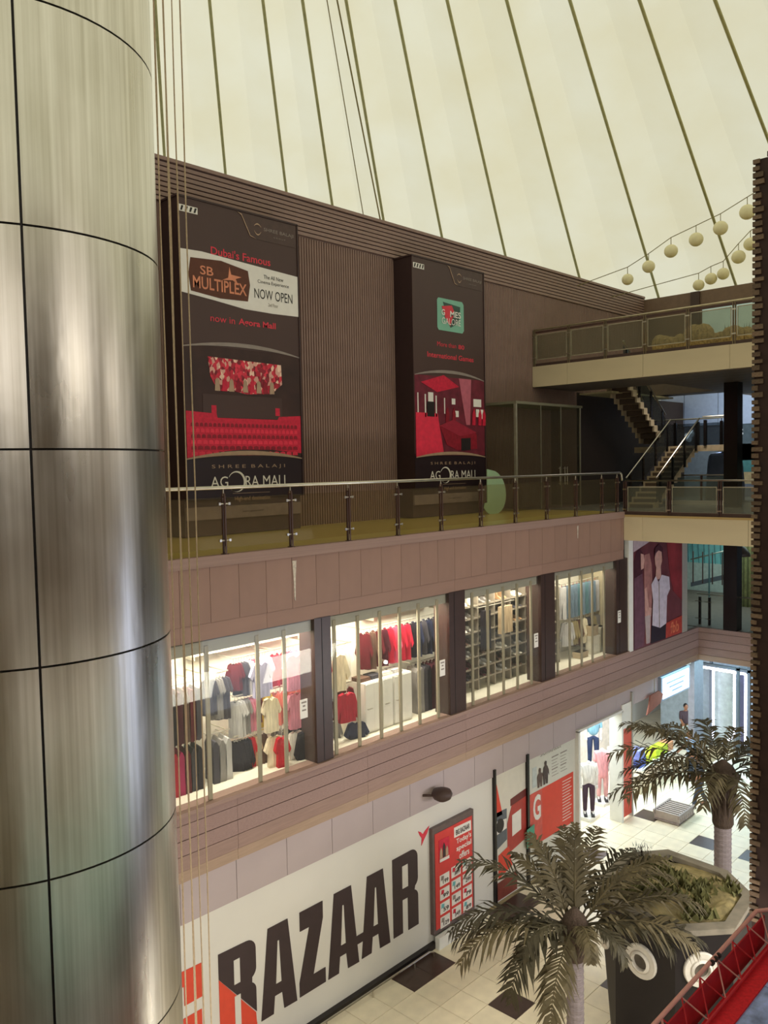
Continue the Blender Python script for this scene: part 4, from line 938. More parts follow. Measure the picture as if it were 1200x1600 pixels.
# G and I, red, half hidden by the column
letter(rounded([(7.2, 2.28, .18, 180, 90), (7.86, 2.44), (7.86, 1.84), (7.5, 1.84), (7.5, 2.18), (7.38, 2.18), (7.38, 1.0), (7.5, 1.0), (7.5, 1.4), (7.44, 1.4), (7.44, 1.62), (7.84, 1.62), (7.84, .74), (7.2, .74), (7.02, .9)]), sred)
letter([(6.66, .74), (6.94, .74), (6.94, 2.44), (6.66, 2.44)], sred)
letter(rounded([(5.8, .74), (5.8, 2.44), (6.36, 2.2, .2, 90, 0), (6.36, 1.84, .19, 0, -60), (6.36, 1.4, .2, 60, -90), (5.9, .74)]), sred)
letter([(13.6, 2.84), (13.68, 2.8), (13.76, 2.72), (13.84, 2.78), (13.98, 2.84), (13.9, 2.7), (13.8, 2.6), (13.7, 2.48), (13.72, 2.64), (13.66, 2.72)], print_red)

# red offers board in a frame
rb = thing('offers_board', 'framed red offers board with white price cards beside the giant lettering', 'sign', (14.0, 12.09, .3))
MB().box(13.98, 15.5, 12.0, 12.1, .3, 2.78).build('frame', mat('frame_grey', '6b5c5a', .4, metal=.3), rb)
MB().box(14.05, 15.43, 11.99, 12.0, .4, 2.64).build('red_sheet', mat('board_red', 'd23c38', .45, var=.06), rb)
rv = 11.989
flat(rb, 'title_card', [(14.74, 2.33), (15.38, 2.31), (15.38, 2.55), (14.74, 2.57)], rv, print_white); text(rb, 'BIG BAZAAR', 14.8, 15.32, 2.37, 2.5, rv - .008, ink, .02)
for s_, z in (("Today's", 2.12), ('special', 1.94), ('offers', 1.76)): text(rb, s_, 14.82 if s_ != 'offers' else 14.92, 15.38 if s_ != 'offers' else 15.3, z, z + .16, rv, print_white, .02)
flat(rb, 'picture_card', [(14.18, 1.92), (14.56, 1.9), (14.56, 2.44), (14.18, 2.46)], rv, crimson)
for x, z in ((14.25, 2.2), (14.36, 2.28), (14.46, 2.18)):
    flat(rb, 'figure_picture', [(x - .05, 2.02), (x + .05, 2.02), (x + .04, z), (x, z + .08), (x - .04, z)], rv - .008, (print_tan, print_white, ink)[int(x * 100) % 3])
flat(rb, 'caption_strip', [(14.2, 1.94), (14.54, 1.93), (14.54, 2.0), (14.2, 2.01)], rv - .01, print_white)
for r_ in range(4):
    for c_ in range(3):
        x = 14.2 + .42 * c_; z = 1.36 - .33 * r_ + (.04 if c_ else 0)
        flat(rb, 'price_card', [(x, z), (x + .34, z), (x + .34, z + .26), (x, z + .26)], rv, print_white)
        text(rb, ('199', '399', '249', '99', '149', '299', '59', '449', '79', '129', '349', '89')[r_ * 3 + c_], x + .1, x + .3, z + .04, z + .14, rv - .008, ink, .02)
        flat(rb, 'goods_picture', [(x + .03, z + .14), (x + .12, z + .14), (x + .14, z + .22), (x + .05, z + .24)], rv - .008, (print_grey, crimson, teal_m)[(r_ + c_) % 3])
st = MB().prism([(14.0, .0), (15.8, .0), (15.8, .28), (14.0, .28)], 'y', 11.86, 11.98)
o = st.build('white_ledge', white); tag(o, 'low white ledge on the floor under the red offers board', 'ledge')
gr = thing('guard_rail', 'low chrome guard rail along the foot of the white wall', 'railing', (9, 11.85, 0))
MB().path([(8.2, 11.82, .16), (13.6, 11.82, .16), (13.75, 11.82, .1), (13.75, 11.82, 0)], .022, 8).build('bar', steel, gr)
for u in (9.2, 10.5, 11.8, 13.1): MB().tube((u, 11.82, 0), (u, 11.82, .16), .018, 8).build('foot', steel, gr)
spk = thing('wall_camera', 'dark dome camera on an arm above the offers board', 'camera', (14.05, 12.05, 3.6))
MB().tube((13.75, 12.07, 3.62), (14.0, 11.8, 3.62), .03, 8).build('arm', dark_brown, spk)
MB().lathe([(.1, -.14), (.2, -.08), (.24, .02), (.2, .1), (.08, .13)], 14.08, 11.78, 16, cz=3.62).build('housing', dark_brown, spk, smooth=True)

# dark framed window with printed posters, shopping guide board
wp = thing('poster_window', 'dark framed window pasted with white and red product posters', 'window', (16.4, 12.09, .2))
wv = 12.095
for a_, b_ in ((16.4, 16.47), (17.84, 17.93)): MB().box(a_, b_, 12.02, 12.1, .05, 3.46).build('frame_post', black_gloss, wp)
flat(wp, 'white_poster', [(16.47, .05), (17.84, .05), (17.84, 3.42), (16.47, 3.42)], wv, mat('print_ivory', 'd9d3c6', .4, var=.03))
flat(wp, 'red_wedge', [(16.47, 3.35), (16.47, 2.2), (16.8, 2.2)], wv - .008, red_p)
flat(wp, 'appliance_picture', [(16.47, 1.35), (16.98, 1.5), (16.98, 2.3), (16.47, 2.32)], wv - .008, slate); flat(wp, 'appliance_light_picture', [(16.49, 1.75), (16.96, 1.8), (16.96, 2.05), (16.49, 2.1)], wv - .016, print_white)
flat(wp, 'drum_picture', [(16.68 + .16 * math.cos(i * PI / 8), 1.95 + .18 * math.sin(i * PI / 8)) for i in range(16)], wv - .022, near_black)
flat(wp, 'dark_band', [(17.15, 2.48), (17.84, 2.56), (17.84, 2.36), (17.15, 2.3)], wv - .008, mat('print_maroon', '6a2826', .5))
flat(wp, 'red_block', [(17.0, 1.1), (17.84, 1.25), (17.84, 2.36), (17.2, 2.3), (17.0, 1.9)], wv - .01, mat('print_brickred', 'b04038', .5, var=.1)); flat(wp, 'white_card', [(17.2, 1.5), (17.6, 1.56), (17.6, 2.1), (17.2, 2.05)], wv - .018, print_white)
flat(wp, 'orange_block', [(16.6, .6), (17.2, .75), (17.05, 1.3), (16.6, 1.2)], wv - .012, red_p); flat(wp, 'dark_block', [(16.48, .05), (17.4, .05), (17.4, .55), (16.48, .5)], wv - .012, mat('print_rust', '7c3a30', .5, var=.15))
flat(wp, 'green_card', [(17.75, 1.0), (18.1, 1.05), (18.1, 1.55), (17.75, 1.5)], 12.0, mat('print_green', '4a9a80', .5))
gb = thing('guide_board', 'tall white and red shopping guide board next to the bright doorway', 'sign', (17.95, 12.09, .2))
gv = 12.09
MB().box(17.94, 20.3, gv, 12.1, .3, 3.44).build('board', mat('board_ivory', 'd4d2c6', .4, var=.03), gb)
text(gb, 'SHOPPING GUIDE', 18.55, 19.58, 3.2, 3.32, gv - .002, print_grey, .005)
flat(gb, 'red_field', [(17.96, .9), (20.2, .9), (20.2, 2.34), (17.96, 2.32)], gv - .001, red_p); flat(gb, 'light_red_field', [(17.97, .9), (18.6, .9), (18.6, 2.32), (17.97, 2.31)], gv - .008, mat('print_salmon', 'd0584c', .5))
text(gb, 'G', 18.16, 18.52, 1.55, 2.24, gv - .016, print_white, .03)
text(gb, '1', 18.15, 18.36, 2.46, 3.0, gv - .003, mat('print_paleblue', 'bcc4c2', .5), .02)
for x, h, m_ in ((18.5, 2.92, mat('print_umber', '5e4a44', .5, var=.2)), (18.78, 3.04, mat('print_umber2', '4a3a38', .5, var=.2))):
    flat(gb, 'figure_picture', [(x - .1, 2.4), (x - .02, 2.4), (x, 2.6), (x + .03, 2.4), (x + .1, 2.4), (x + .12, 2.7), (x + .17, 2.6), (x + .16, 2.75), (x + .09, h - .16), (x + .05, h - .13), (x + .06, h - .03), (x, h), (x - .05, h - .04), (x - .04, h - .13), (x - .1, h - .17), (x - .13, 2.7)], gv - .01, m_)
for c_ in range(2):
    for r_ in range(7):
        x = 19.1 + .44 * c_; z = 3.02 - .085 * r_; MB().box(x, x + (.34 - .04 * (r_ % 3)), gv - .004, gv - .001, z, z + (.03 if r_ % 4 == 0 else .014)).build('text_line', print_grey, gb)
for r_ in range(14):
    z = 2.2 - .085 * r_; MB().box(19.62, 20.1 - .05 * (r_ % 3), gv - .012, gv - .008, z, z + .018).build('text_line', print_white, gb)

# bright doorway, end panel and the shop beyond
struct(MB().box(20.33, 20.42, 11.98, 12.4, 0, 3.46).box(22.86, 22.95, 11.98, 12.4, 0, 3.46).box(20.33, 22.95, 11.98, 12.4, 3.43, 3.5).build('door_1', white), 'bright white framed shop doorway')
ep = thing('end_panel', 'white over red panel at the right of the bright doorway', 'panel', (22.95, 12.05, 0))
MB().box(22.97, 23.55, 12.03, 12.1, 2.86, 3.62).build('white_top', print_white, ep); MB().box(22.97, 23.55, 12.03, 12.1, .1, 2.86).build('red_field', mat('panel_red', 'd85a48', .5, var=.05), ep)
MB().box(23.55, 23.62, 12.0, 12.3, 0, 3.9).build('edge', grey_trim, ep)
struct(MB().box(20.0, 25.0, 15.0, 15.1, 0, 4.1).build('wall_bright', white_wall), 'white wall inside the bright doorway')
grn = thing('green_poster', 'pale green poster on the wall inside the bright doorway', 'poster', (24.5, 14.94, 2))
MB().box(24.1, 24.95, 14.94, 14.985, 2.0, 3.1).build('sheet', mat('print_palegreen', '9ac0a0', .5, var=.2, scale=6), grn)
lbx = thing('light_box', 'glowing white light box sign over the far ground floor shop', 'sign', (26.5, 12.05, 3.2))
MB().box(25.45, 27.65, 11.95, 12.1, 3.2, 3.98).build('case', grey_blue, lbx); MB().box(25.55, 27.55, 11.93, 11.96, 3.26, 3.92).build('lit_face', mat('lightbox_glow', 'e8efff', .4, emit=2.6), lbx)
for k in range(3): MB().box(25.8 + .2 * k, 27.2 - .1 * k, 11.922, 11.93, 3.7 - .16 * k, 3.76 - .16 * k).build('print_line', mat('print_paleink', '9aa4c0', .5), lbx)
hg = thing('hanging_banner', 'brown hanging banner left of the glowing light box', 'banner', (24.8, 11.95, 3.0))
MB().prism([(24.35, 3.02), (25.3, 3.2), (25.5, 3.45), (25.2, 3.62), (24.6, 3.6), (24.5, 3.3)], 'y', 11.9, 11.94).build('cloth', mat('banner_brown', '8a5040', .7, var=.15), hg); MB().tube((24.9, 11.92, 3.6), (24.9, 11.92, 4.12), .012, 6).build('cord', steel, hg)
struct(MB().box(28.15, 28.9, 12.0, 12.22, 0, 4.12).build('pillar_grey', mat('pillar_grey', '7e7c84', .5)), 'grey pillar between the light box shop and the neon doorway')
struct(MB().box(25.0, 28.1, 15.2, 15.3, 0, 4.1).build('wall_shop_inner', mat('wall_warm', 'd8cbbf', .6)), 'pale wall inside the far ground floor shop')

# neon doorway facing the court
neon = mat('neon_tube', 'dfe6ff', .3, emit=9)
nd = thing('neon_doorway', 'doorway outlined by glowing blue white neon tubes at the far end', 'doorway', (31, 12.3, 0))
for k, (x, v0, v1, z0, z1) in enumerate(((30.6, 12.95, 11.55, .9, 3.25), (31.3, 12.6, 11.4, .35, 3.05))):
    for a_, b_ in (((x, v0, z0), (x, v0, z1)), ((x, v0, z1), (x, v1, z1)), ((x, v1, z1), (x, v1, z0))): MB().tube(a_, b_, .045, 8).build('neon_tube', neon, nd)
    MB().box(x, x + .12, v1 - .16, v1 - .06, 0, 3.4).box(x, x + .12, v0 + .06, v0 + .16, 0, 3.4).box(x, x + .12, v1 - .16, v0 + .16, z1 + .06, z1 + .16).build('frame', slate, nd)
MB().tube((31.2, 12.2, .3), (31.2, 11.6, .75), .04, 8).build('neon_tube', neon, nd)
MB().box(31.6, 31.65, 11.9, 12.7, 0, 3.0).build('door_leaf', mat('door_greygreen', '8f958c', .3, var=.15), nd); MB().box(31.5, 31.6, 11.5, 11.9, 0, 3.1).build('dark_leaf', mat('door_dark', '3c3c4c', .4), nd)
struct(MB().box(31.9, 32.1, 6, 15, 0, 4.12).build('wall_neon', mat('wall_bluegrey', 'a4b0b8', .5)), 'blue lit wall behind the neon doorway')
rk = thing('rope_stand', 'low metal barrier inside the neon doorway', 'barrier', (30.9, 11.6, 0))
for q in range(5): MB().tube((30.9, 11.45 + .09 * q, 0), (30.9, 11.45 + .09 * q, 1.0), .012, 6).build('bar', steel, rk)
MB().tube((30.9, 11.43, 1.0), (30.9, 11.83, 1.0), .016, 6).build('rail', steel, rk)
# display table of bright goods in the far shop
tb = thing('display_table', 'low table of goods in the far ground floor shop', 'table', (26.5, 12.9, 0))
MB().box(25.2, 27.9, 12.5, 13.3, .8, .86).build('table_top', white, tb)
for u in (25.3, 27.8):
    for v in (12.6, 13.2): MB().box(u - .03, u + .03, v - .03, v + .03, 0, .8).build('leg', steel, tb)
for i, (u, c, z, lab) in enumerate(((26.0, 'd8e040', 0, 'lime green'), (26.7, 'c8d838', 0, 'lime yellow'), (25.5, '5a68b0', 0, 'blue'), (27.2, 'b8c83c', 0, 'olive lime'), (25.45, '8088c8', .3, 'pale blue'), (27.6, 'd89a70', 0, 'orange'))):
    bx_ = thing('goods_stack', '%s stack of folded goods on the table of the far shop' % lab, 'goods', (u, 12.8, .862 + z)); m_ = mat('goods_' + c, c, .7, var=.1)
    for k in range(3): MB().box(u - .22 + .02 * (k % 2), u + .22, 12.62, 12.98, .862 + z + .1 * k, .955 + z + .1 * k).build('fold', m_, bx_)
kb = thing('dump_bin', 'low slatted bin on the floor before the end panel', 'bin', (24.3, 11.0, 0))
for k in range(8): MB().box(23.8 + .14 * k, 23.86 + .14 * k, 10.6, 11.4, .02, .3).build('slat', mat('bin_slat', 'b8aca4', .6, var=.1), kb)
MB().box(23.75, 24.9, 10.58, 10.64, .2, .32).build('rim', mat('bin_rim', '9a8f8a', .5), kb); MB().box(23.75, 24.9, 11.36, 11.42, .2, .32).build('rim', mat('bin_rim', '9a8f8a', .5), kb); MB().box(23.75, 24.9, 10.6, 11.4, .02, .06).build('floor_board', mat('bin_rim', '9a8f8a', .5), kb)
# first floor view beyond the lower bridge
lh = thing('glass_hall_front', 'teal lit glass front with thin steel bars on the far first floor', 'shopfront', (35.5, 13, 5.28))
MB().box(36.2, 36.4, 10, 15.9, 6.5, 8.7).build('teal_pane', mat('teal_glow', '86c4c4', .4, var=.12, scale=3), lh); MB().box(36.0, 36.4, 10, 15.9, 5.28, 6.5).build('white_base', mat('hall_white', 'b6c0b8', .5), lh)
for k in range(22): MB().tube((36.05, 10.6 + .24 * k, 6.4), (36.05, 10.66 + .24 * k + .05 * (k % 3), 8.7), .02, 5).build('bar', mat('bar_teal', '4c7c80', .4), lh)
MB().box(33.0, 33.06, 11.4, 12.3, 5.28, 8.7).build('olive_pane', mat('olive_pane', '8a8a5c', .4, var=.3, scale=8), lh)
for k in range(6): MB().box(32.96, 33.0, 11.45 + .16 * k, 11.5 + .16 * k, 5.28, 8.7).build('olive_bar', mat('olive_bar', '5e5e3e', .5), lh)
er = thing('ramp_guard', 'dark sloping ramp with thin posts and rails on the far first floor', 'railing', (33.5, 13.2, 5.28))
MB().prism([(14.4, 6.0), (14.4, 5.82), (12.8, 6.3), (12.8, 6.5)], 'x', 33.4, 33.5).build('stringer', slate, er)
for a_, b_, z in ((14.4, 12.8, .95),): MB().tube((33.4, a_, 6.0 + z), (33.4, b_, 6.5 + z), .025, 8).build('handrail', steel, er)
for v in (14.3, 13.9, 13.5, 13.1): MB().tube((33.4, v, 6.0), (33.4, v, 7.3), .025, 6).build('post', post_m, er)
for v, h in ((13.55, 8.7), (12.95, 8.7)): MB().tube((33.2, v, 5.28), (33.2, v, h), .035, 8).build('tall_post', mat('post_teal', '4a6668', .4), er)
fg = thing('edge_guard', 'two short dark posts with crossbars at the first floor corner', 'railing', (28.6, 11.9, 5.28))
for v in (12.0, 11.66): MB().box(28.55, 28.65, v - .03, v + .03, 5.28, 6.25).build('post', near_black, fg); MB().tube((28.5, v - .12, 5.5), (28.5, v + .12, 5.5), .012, 6).build('lower_clamp', steel, fg); MB().tube((28.5, v - .12, 6.1), (28.5, v + .12, 6.1), .012, 6).build('upper_clamp', steel, fg)
MB().tube((28.6, 12.1, 6.35), (28.6, 4.0, 6.35), .022, 8).build('handrail', steel, fg)
for v in (10.2, 8.6, 7.0): MB().box(28.55, 28.65, v - .03, v + .03, 5.28, 6.34).build('post', near_black, fg)
ml = thing('dome_lamp', 'dark dome pendant lamp hanging under the lower bridge', 'lamp', (30.4, 11.3, 8.0)); MB().lathe([(.36, 0), (.34, .12), (.2, .32), (.06, .4)], 30.4, 11.3, 16, cz=7.55).build('shade', mat('shade_brown', '4a4038', .5), ml, smooth=True); MB().tube((30.4, 11.3, 7.9), (30.4, 11.3, 8.7), .015, 6).build('cord', near_black, ml)

# ---------------------------------------------------------------- octagonal planter with portholes
pm = mat('planter_black', '1b1517', .5, var=.15, scale=2); rim_m = mat('planter_rim', '7c7466', .7, var=.2, scale=4)
OT = [(16.07, 7.4), (15.98, 6.17), (15.34, 5.43), (14.07, 5.3), (13.30, 6.0), (13.42, 7.18), (14.06, 7.87), (15.33, 8.0)]
OB = [(16.0, 7.3), (15.9, 6.2), (15.3, 5.45), (14.08, 5.33), (13.30, 6.0), (13.42, 7.18), (13.56, 7.3), (14.9, 7.7)]
plt = thing('octagonal_planter', 'big dark eight-sided planter with round white portholes and sandy planted top', 'planter', (14.7, 6.6, 0))
g = MB(); g.add([(x, y, 0) for x, y in OB] + [(x, y, 2.9) for x, y in OT], [(i, (i + 1) % 8, (i + 1) % 8 + 8, i + 8) for i in range(8)][::1] + [tuple(range(8))])
g.build('hull', pm, plt)
cx, cy = 14.7, 6.65
def ins(q): return [(cx + (x - cx) * q, cy + (y - cy) * q) for x, y in OT]
g = MB(); o1, i1 = ins(1.02), ins(.86)
for i in range(8):
    j = (i + 1) % 8
    MB().prism([o1[i], o1[j], i1[j], i1[i]], 'z', 2.9, 3.0).build('rim_stone', rim_m, plt)
# sandy top, uneven
n = 26; vs = []; fs = []
for k in range(7):
    for i in range(n):
        a_ = 2 * PI * i / n; r = 1.17 * k / 6
        vs.append((cx + r * math.cos(a_), cy + r * math.sin(a_), 2.93 + (.0 if k == 6 else .06 * math.sin(3 * a_ + k) + .05 * math.cos(5 * a_ - 2 * k) + .06)))
for k in range(6):
    for i in range(n): fs.append((k * n + i, k * n + (i + 1) % n, k * n + n + (i + 1) % n, k * n + n + i))
MB().add(vs, fs).build('sand', mat('sand', '857852', .95, var=.5, scale=5, bump=.8), plt, smooth=True)
moss = MB(); rnd = random.Random(5)
for k in range(1100):
    a_ = rnd.uniform(0, 2 * PI); r = 1.15 * math.sqrt(rnd.random()); x = cx + r * math.cos(a_); y = cy + r * math.sin(a_)
    if math.sin(3.1 * x) * math.cos(2.7 * y + 1) < -.1: continue
    h = rnd.uniform(.05, .2); d = rnd.uniform(0, PI); q = rnd.uniform(.04, .1)
    moss.add([(x - q * math.cos(d), y - q * math.sin(d), 2.98), (x + q * math.cos(d), y + q * math.sin(d), 2.98), (x + rnd.uniform(-.1, .1), y + rnd.uniform(-.1, .1), 3.0 + h)], [(0, 1, 2)])
moss.build('low_plants', mat('moss', '5c5a34', .9, var=.3), plt)['kind'] = 'stuff'
port_w = mat('porthole_white', 'd6d0c4', .45, var=.06)
def porthole(P, Q, s, z, r):
    P = Vector((P[0], P[1], 0)); Q = Vector((Q[0], Q[1], 0)); c = P.lerp(Q, s); c.z = z; e = (Q - P).normalized(); nn = Vector((e.y, -e.x, 0))
    if nn.dot(Vector((cx, cy, 0)) - Vector((c.x, c.y, 0))) > 0: nn = -nn
    p = bpy.data.objects.new('porthole', MB().mesh('porthole', None)); bpy.data.objects.remove(p)
    def ring(name, prof, m, par, n=28):
        vs = []; fs = []
        for rr, h in prof:
            for i in range(n):
                a_ = 2 * PI * i / n; vs.append(c + e * (rr * math.cos(a_)) + Vector((0, 0, rr * math.sin(a_))) + nn * h)
        for k in range(len(prof) - 1):
            for i in range(n): fs.append((k * n + i, k * n + (i + 1) % n, k * n + n + (i + 1) % n, k * n + n + i))
        return MB().add(vs, fs).build(name, m, par, smooth=False)
    o = ring('porthole', [(r, 0), (r, .03), (r * .95, .05), (r * .68, .05), (r * .66, .035), (r * .62, .035), (r * .6, .07), (r * .48, .09), (r * .44, .07), (r * .44, .005)], port_w, plt)
    ring('porthole_glass', [(r * .44, .012), (r * .2, .006), (.001, .006)], mat('porthole_inside', '5a5248', .4, var=.3, scale=6), o)
porthole(OT[5], OT[4], .45, 2.18, .31); porthole(OT[4], OT[3], .43, 2.3, .31); porthole(OT[5], OT[6], .62, 2.12, .27)

# ---------------------------------------------------------------- palms
leaf_m = mat('palm_leaf', '564c34', .7, var=.3, scale=3, rnd=.25); leaf_d = mat('palm_leaf_dark', '403a28', .7, var=.3, scale=3, rnd=.25)
bark = mat('palm_bark', '8a7f80', .85, var=.2, scale=12, stretch=(1, 1, 6), bump=.6); thatch = mat('palm_thatch', '4a3c32', .9, var=.3, scale=20, stretch=(3, 3, .6), bump=.8)
def frond(t, base, az, el, ln, droop, m, rnd, nl=26, wl=.55):
    d = Vector((math.cos(az), math.sin(az), 0)); sd = Vector((-d.y, d.x, 0)); g = MB(); pts = []
    N_ = 14
    for k in range(N_ + 1):
        q = k / N_; a_ = el - droop * q * q
        step = ln / N_; prev = pts[-1] if pts else Vector(base)
        pts.append(prev if k == 0 else prev + (d * math.cos(a_) + Vector((0, 0, 1)) * math.sin(a_)) * step)
    for k in range(N_): g.tube(pts[k], pts[k + 1], .02 * (1 - .8 * k / N_), 4, .02 * (1 - .8 * (k + 1) / N_))
    for i in range(nl):
        q = .1 + .9 * (i + .5) / nl; f = q * N_; k = min(N_ - 1, int(f)); p = pts[k].lerp(pts[k + 1], f - k); tan = (pts[k + 1] - pts[k]).normalized(); up_ = sd.cross(tan)
        if up_.z < 0: up_ = -up_
        L_ = wl * (math.sin(PI * min(1, q * .85 + .12)) ** .6) * rnd.uniform(.8, 1.15)
        for s_ in (-1, 1):
            dr = (sd * s_ * .75 + tan * rnd.uniform(.5, .95) + up_ * rnd.uniform(-.25, .2)).normalized(); wv = up_.cross(dr).normalized() * rnd.uniform(.022, .036)
            mid = p + dr * L_ * .5; tip = p + dr * L_ - Vector((0, 0, L_ * rnd.uniform(.15, .45)))
            g.add([p - wv * .5, p + wv * .5, mid + wv, mid - wv, tip], [(0, 1, 2, 3), (3, 2, 4)])
    return g.build('frond', m, t)
def palm(label, x, y, zt, r, fr, seed, skirt, base_z=0):
    rnd = random.Random(seed); t = thing('palm_tree', label, 'palm', (x, y, base_z))
    prof = []
    zz_ = base_z
    while zz_ < zt - .3: prof += [(r * 1.03, zz_), (r * .97, zz_ + .05), (r, zz_ + .1)]; zz_ += .11
    MB().lathe(prof + [(r, zt)], x, y, 16).build('trunk', bark, t)
    MB().lathe([(r * 1.05, zt - skirt), (r * 1.25, zt - skirt + .08), (r * 1.2, zt), (r * 1.9, zt + .3), (r * 1.2, zt + .55), (.04, zt + .7)], x, y, 14).build('crown_shaft', thatch, t)
    for k in range(22):
        a_ = rnd.uniform(0, 2 * PI); MB().tube((x + r * 1.1 * math.cos(a_), y + r * 1.1 * math.sin(a_), zt - skirt + .1 + rnd.uniform(0, .3)), (x + r * 1.9 * math.cos(a_), y + r * 1.9 * math.sin(a_), zt + .35), .028, 4, .04).build('leaf_stub', thatch, t)
    for az, el, ln, dr in fr:
        frond(t, (x + r * math.cos(math.radians(az)), y + r * math.sin(math.radians(az)), zt + .4), math.radians(az), math.radians(el), ln, math.radians(dr), leaf_m if rnd.random() < .6 else leaf_d, rnd, wl=.26 * ln)
    return t
# azimuth (-46 runs to the right of the picture, 44 away from it), rise, length, droop
FR1 = [(-46, 30, 2.2, 62), (-22, 32, 2.2, 60), (-5, 42, 2.0, 55), (40, 62, 1.7, 45), (60, 50, 1.7, 55), (100, 62, 1.5, 50), (118, 48, 2.2, 62), (136, 24, 2.2, 70), (150, 18, 2.2, 75), (172, 10, 1.9, 100), (196, -6, 1.8, 80), (170, 30, 1.5, 120), (30, 78, 1.6, 30), (-34, 52, 2.0, 60), (226, 42, 1.15, 140), (258, 30, 1.2, 120), (292, 22, 1.7, 85), (-52, 12, 2.1, 50), (-64, 20, 2.0, 66), (128, 8, 2.1, 55), (15, 55, 1.9, 50), (80, 70, 1.6, 45)]
palm('nearer artificial palm with drooping olive fronds and purple grey trunk on the tiled floor', 12.32, 7.36, 2.62, .15, FR1, 3, .22)
FR2 = [(140, 32, 2.7, 52), (120, 45, 2.4, 52), (155, 14, 2.6, 48), (165, 36, 2.4, 60), (100, 45, 2.3, 75), (190, 25, 2.0, 80), (215, 20, 2.0, 95), (70, 45, 2.0, 75), (40, 50, 1.9, 75), (10, 45, 1.9, 80), (-20, 45, 1.7, 85), (-50, 35, 1.8, 90), (-80, 30, 1.8, 95), (250, 30, 1.9, 95), (130, 2, 2.5, 40), (148, 55, 2.3, 60), (110, 10, 2.2, 50)]
palm('farther artificial palm with dark thatched crown behind the octagonal planter', 18.84, 7.36, 3.45, .19, FR2, 8, .85)
bsh = thing('small_shrub', 'small dark shrub at the back rim of the octagonal planter', 'shrub', (15.2, 7.55, 3.0)); g = MB(); rnd = random.Random(2)
for k in range(160):
    a_ = rnd.uniform(0, 2 * PI); r = rnd.uniform(.02, .3); z = rnd.uniform(0, .32); x, y = 15.2 + r * math.cos(a_), 7.55 + r * .6 * math.sin(a_)
    g.add([(x - .03, y, 3 + z), (x + .03, y + .02, 3 + z), (x + rnd.uniform(-.06, .06), y + rnd.uniform(-.06, .06), 3.1 + z)], [(0, 1, 2)])
g.build('foliage', leaf_d, bsh)['kind'] = 'stuff'; MB().tube((15.2, 7.55, 2.98), (15.2, 7.55, 3.25), .02, 6).build('stem', thatch, bsh)

# ---------------------------------------------------------------- lanterns on two strings
lan_m = mat('paper_lantern', 'f4ecc4', .8, var=.06, scale=3)
string_m = mat('lantern_string', '8d8458', .8)
def lantern(k, n, p, r, row):
    t = thing('paper_lantern', 'round cream paper lantern, %s from the left on the %s string' % (ORD[k], row), 'lantern', p, 'paper lanterns on the %s string' % row)
    pr = []; m_ = 18
    for i in range(m_ + 1):
        a_ = -PI / 2 * .93 + PI * .93 * i / m_; pr.append((r * math.cos(a_) * (1 - .02 * (i % 2)), r * math.sin(a_) * .95))
    MB().lathe(pr, p[0], p[1], 20, cz=p[2]).build('shade', lan_m, t, smooth=True)
    MB().lathe([(r * .14, r * .9), (r * .14, r * .97)], p[0], p[1], 10, cz=p[2]).build('top_ring', string_m, t)
    MB().tube((p[0], p[1], p[2] + r * .9), (p[0], p[1], p[2] + r + .22), .012, 5).build('cord', string_m, t)
R1 = [(27.0, 13.88, 17.32, .2), (27.0, 13.11, 17.62, .215), (27.0, 12.32, 17.99, .225), (27.0, 11.47, 18.2, .23), (27.0, 10.68, 18.4, .23), (27.0, 9.85, 18.72, .24)]
R2 = LANTERN2 = [(29.5, 12.44, 17.25, .2), (29.5, 12.0, 17.4, .21), (29.5, 11.57, 17.5, .21), (29.5, 11.05, 17.98, .235), (29.5, 10.65, 18.34, .23)]
for row, R_ in (('upper', R1), ('lower', R2)):
    for k, (u, v, z, r) in enumerate(R_): lantern(k, len(R_), (u, v, z), r, row)
    pts = [(R_[0][0], 15.85, R_[0][2] + .1)] + [(u, v, z + r + .22) for u, v, z, r in R_] + [(R_[-1][0], R_[-1][1] - 6, R_[-1][2] + 2.8)]
    o = MB().path(pts, .014, 5).build('lantern_string', string_m); tag(o, '%s thin string carrying a row of round paper lanterns' % row, 'string')

# ---------------------------------------------------------------- dark ridged pillar at the right
pil = thing('ridged_pillar', 'tall dark brown pillar with stacked ridges at the right edge', 'pillar', (11.0, 3.2, 0))
MB().box(10.52, 11.5, 2.6, 3.745, 0, 14.6).build('core', mat('pillar_core', '3a2622', .6, var=.2), pil)
MB().box(10.49, 11.55, 2.5, 3.6, 14.6, 14.66).build('cap', dark_brown, pil)
sl_m = mat('ridge', '75614f', .6, var=.25, scale=5, rnd=.35); me = unit_box('ridge_block', sl_m)
rnd = random.Random(4); z = 5.2
while z < 14.58:
    h = .05 + rnd.uniform(-.006, .01); bricks('ridge', me, pil, 10.49, 10.53, 3.55 + rnd.uniform(.0, .07) + .08, 3.765, z, z + h); z += .082
for k in range(10): MB().tube((10.5, 3.5 - .09 * k, 5), (10.5, 3.5 - .09 * k, 14.6), .018, 6).build('string', mat('ridge_dark', '2e1f1c', .6), pil)

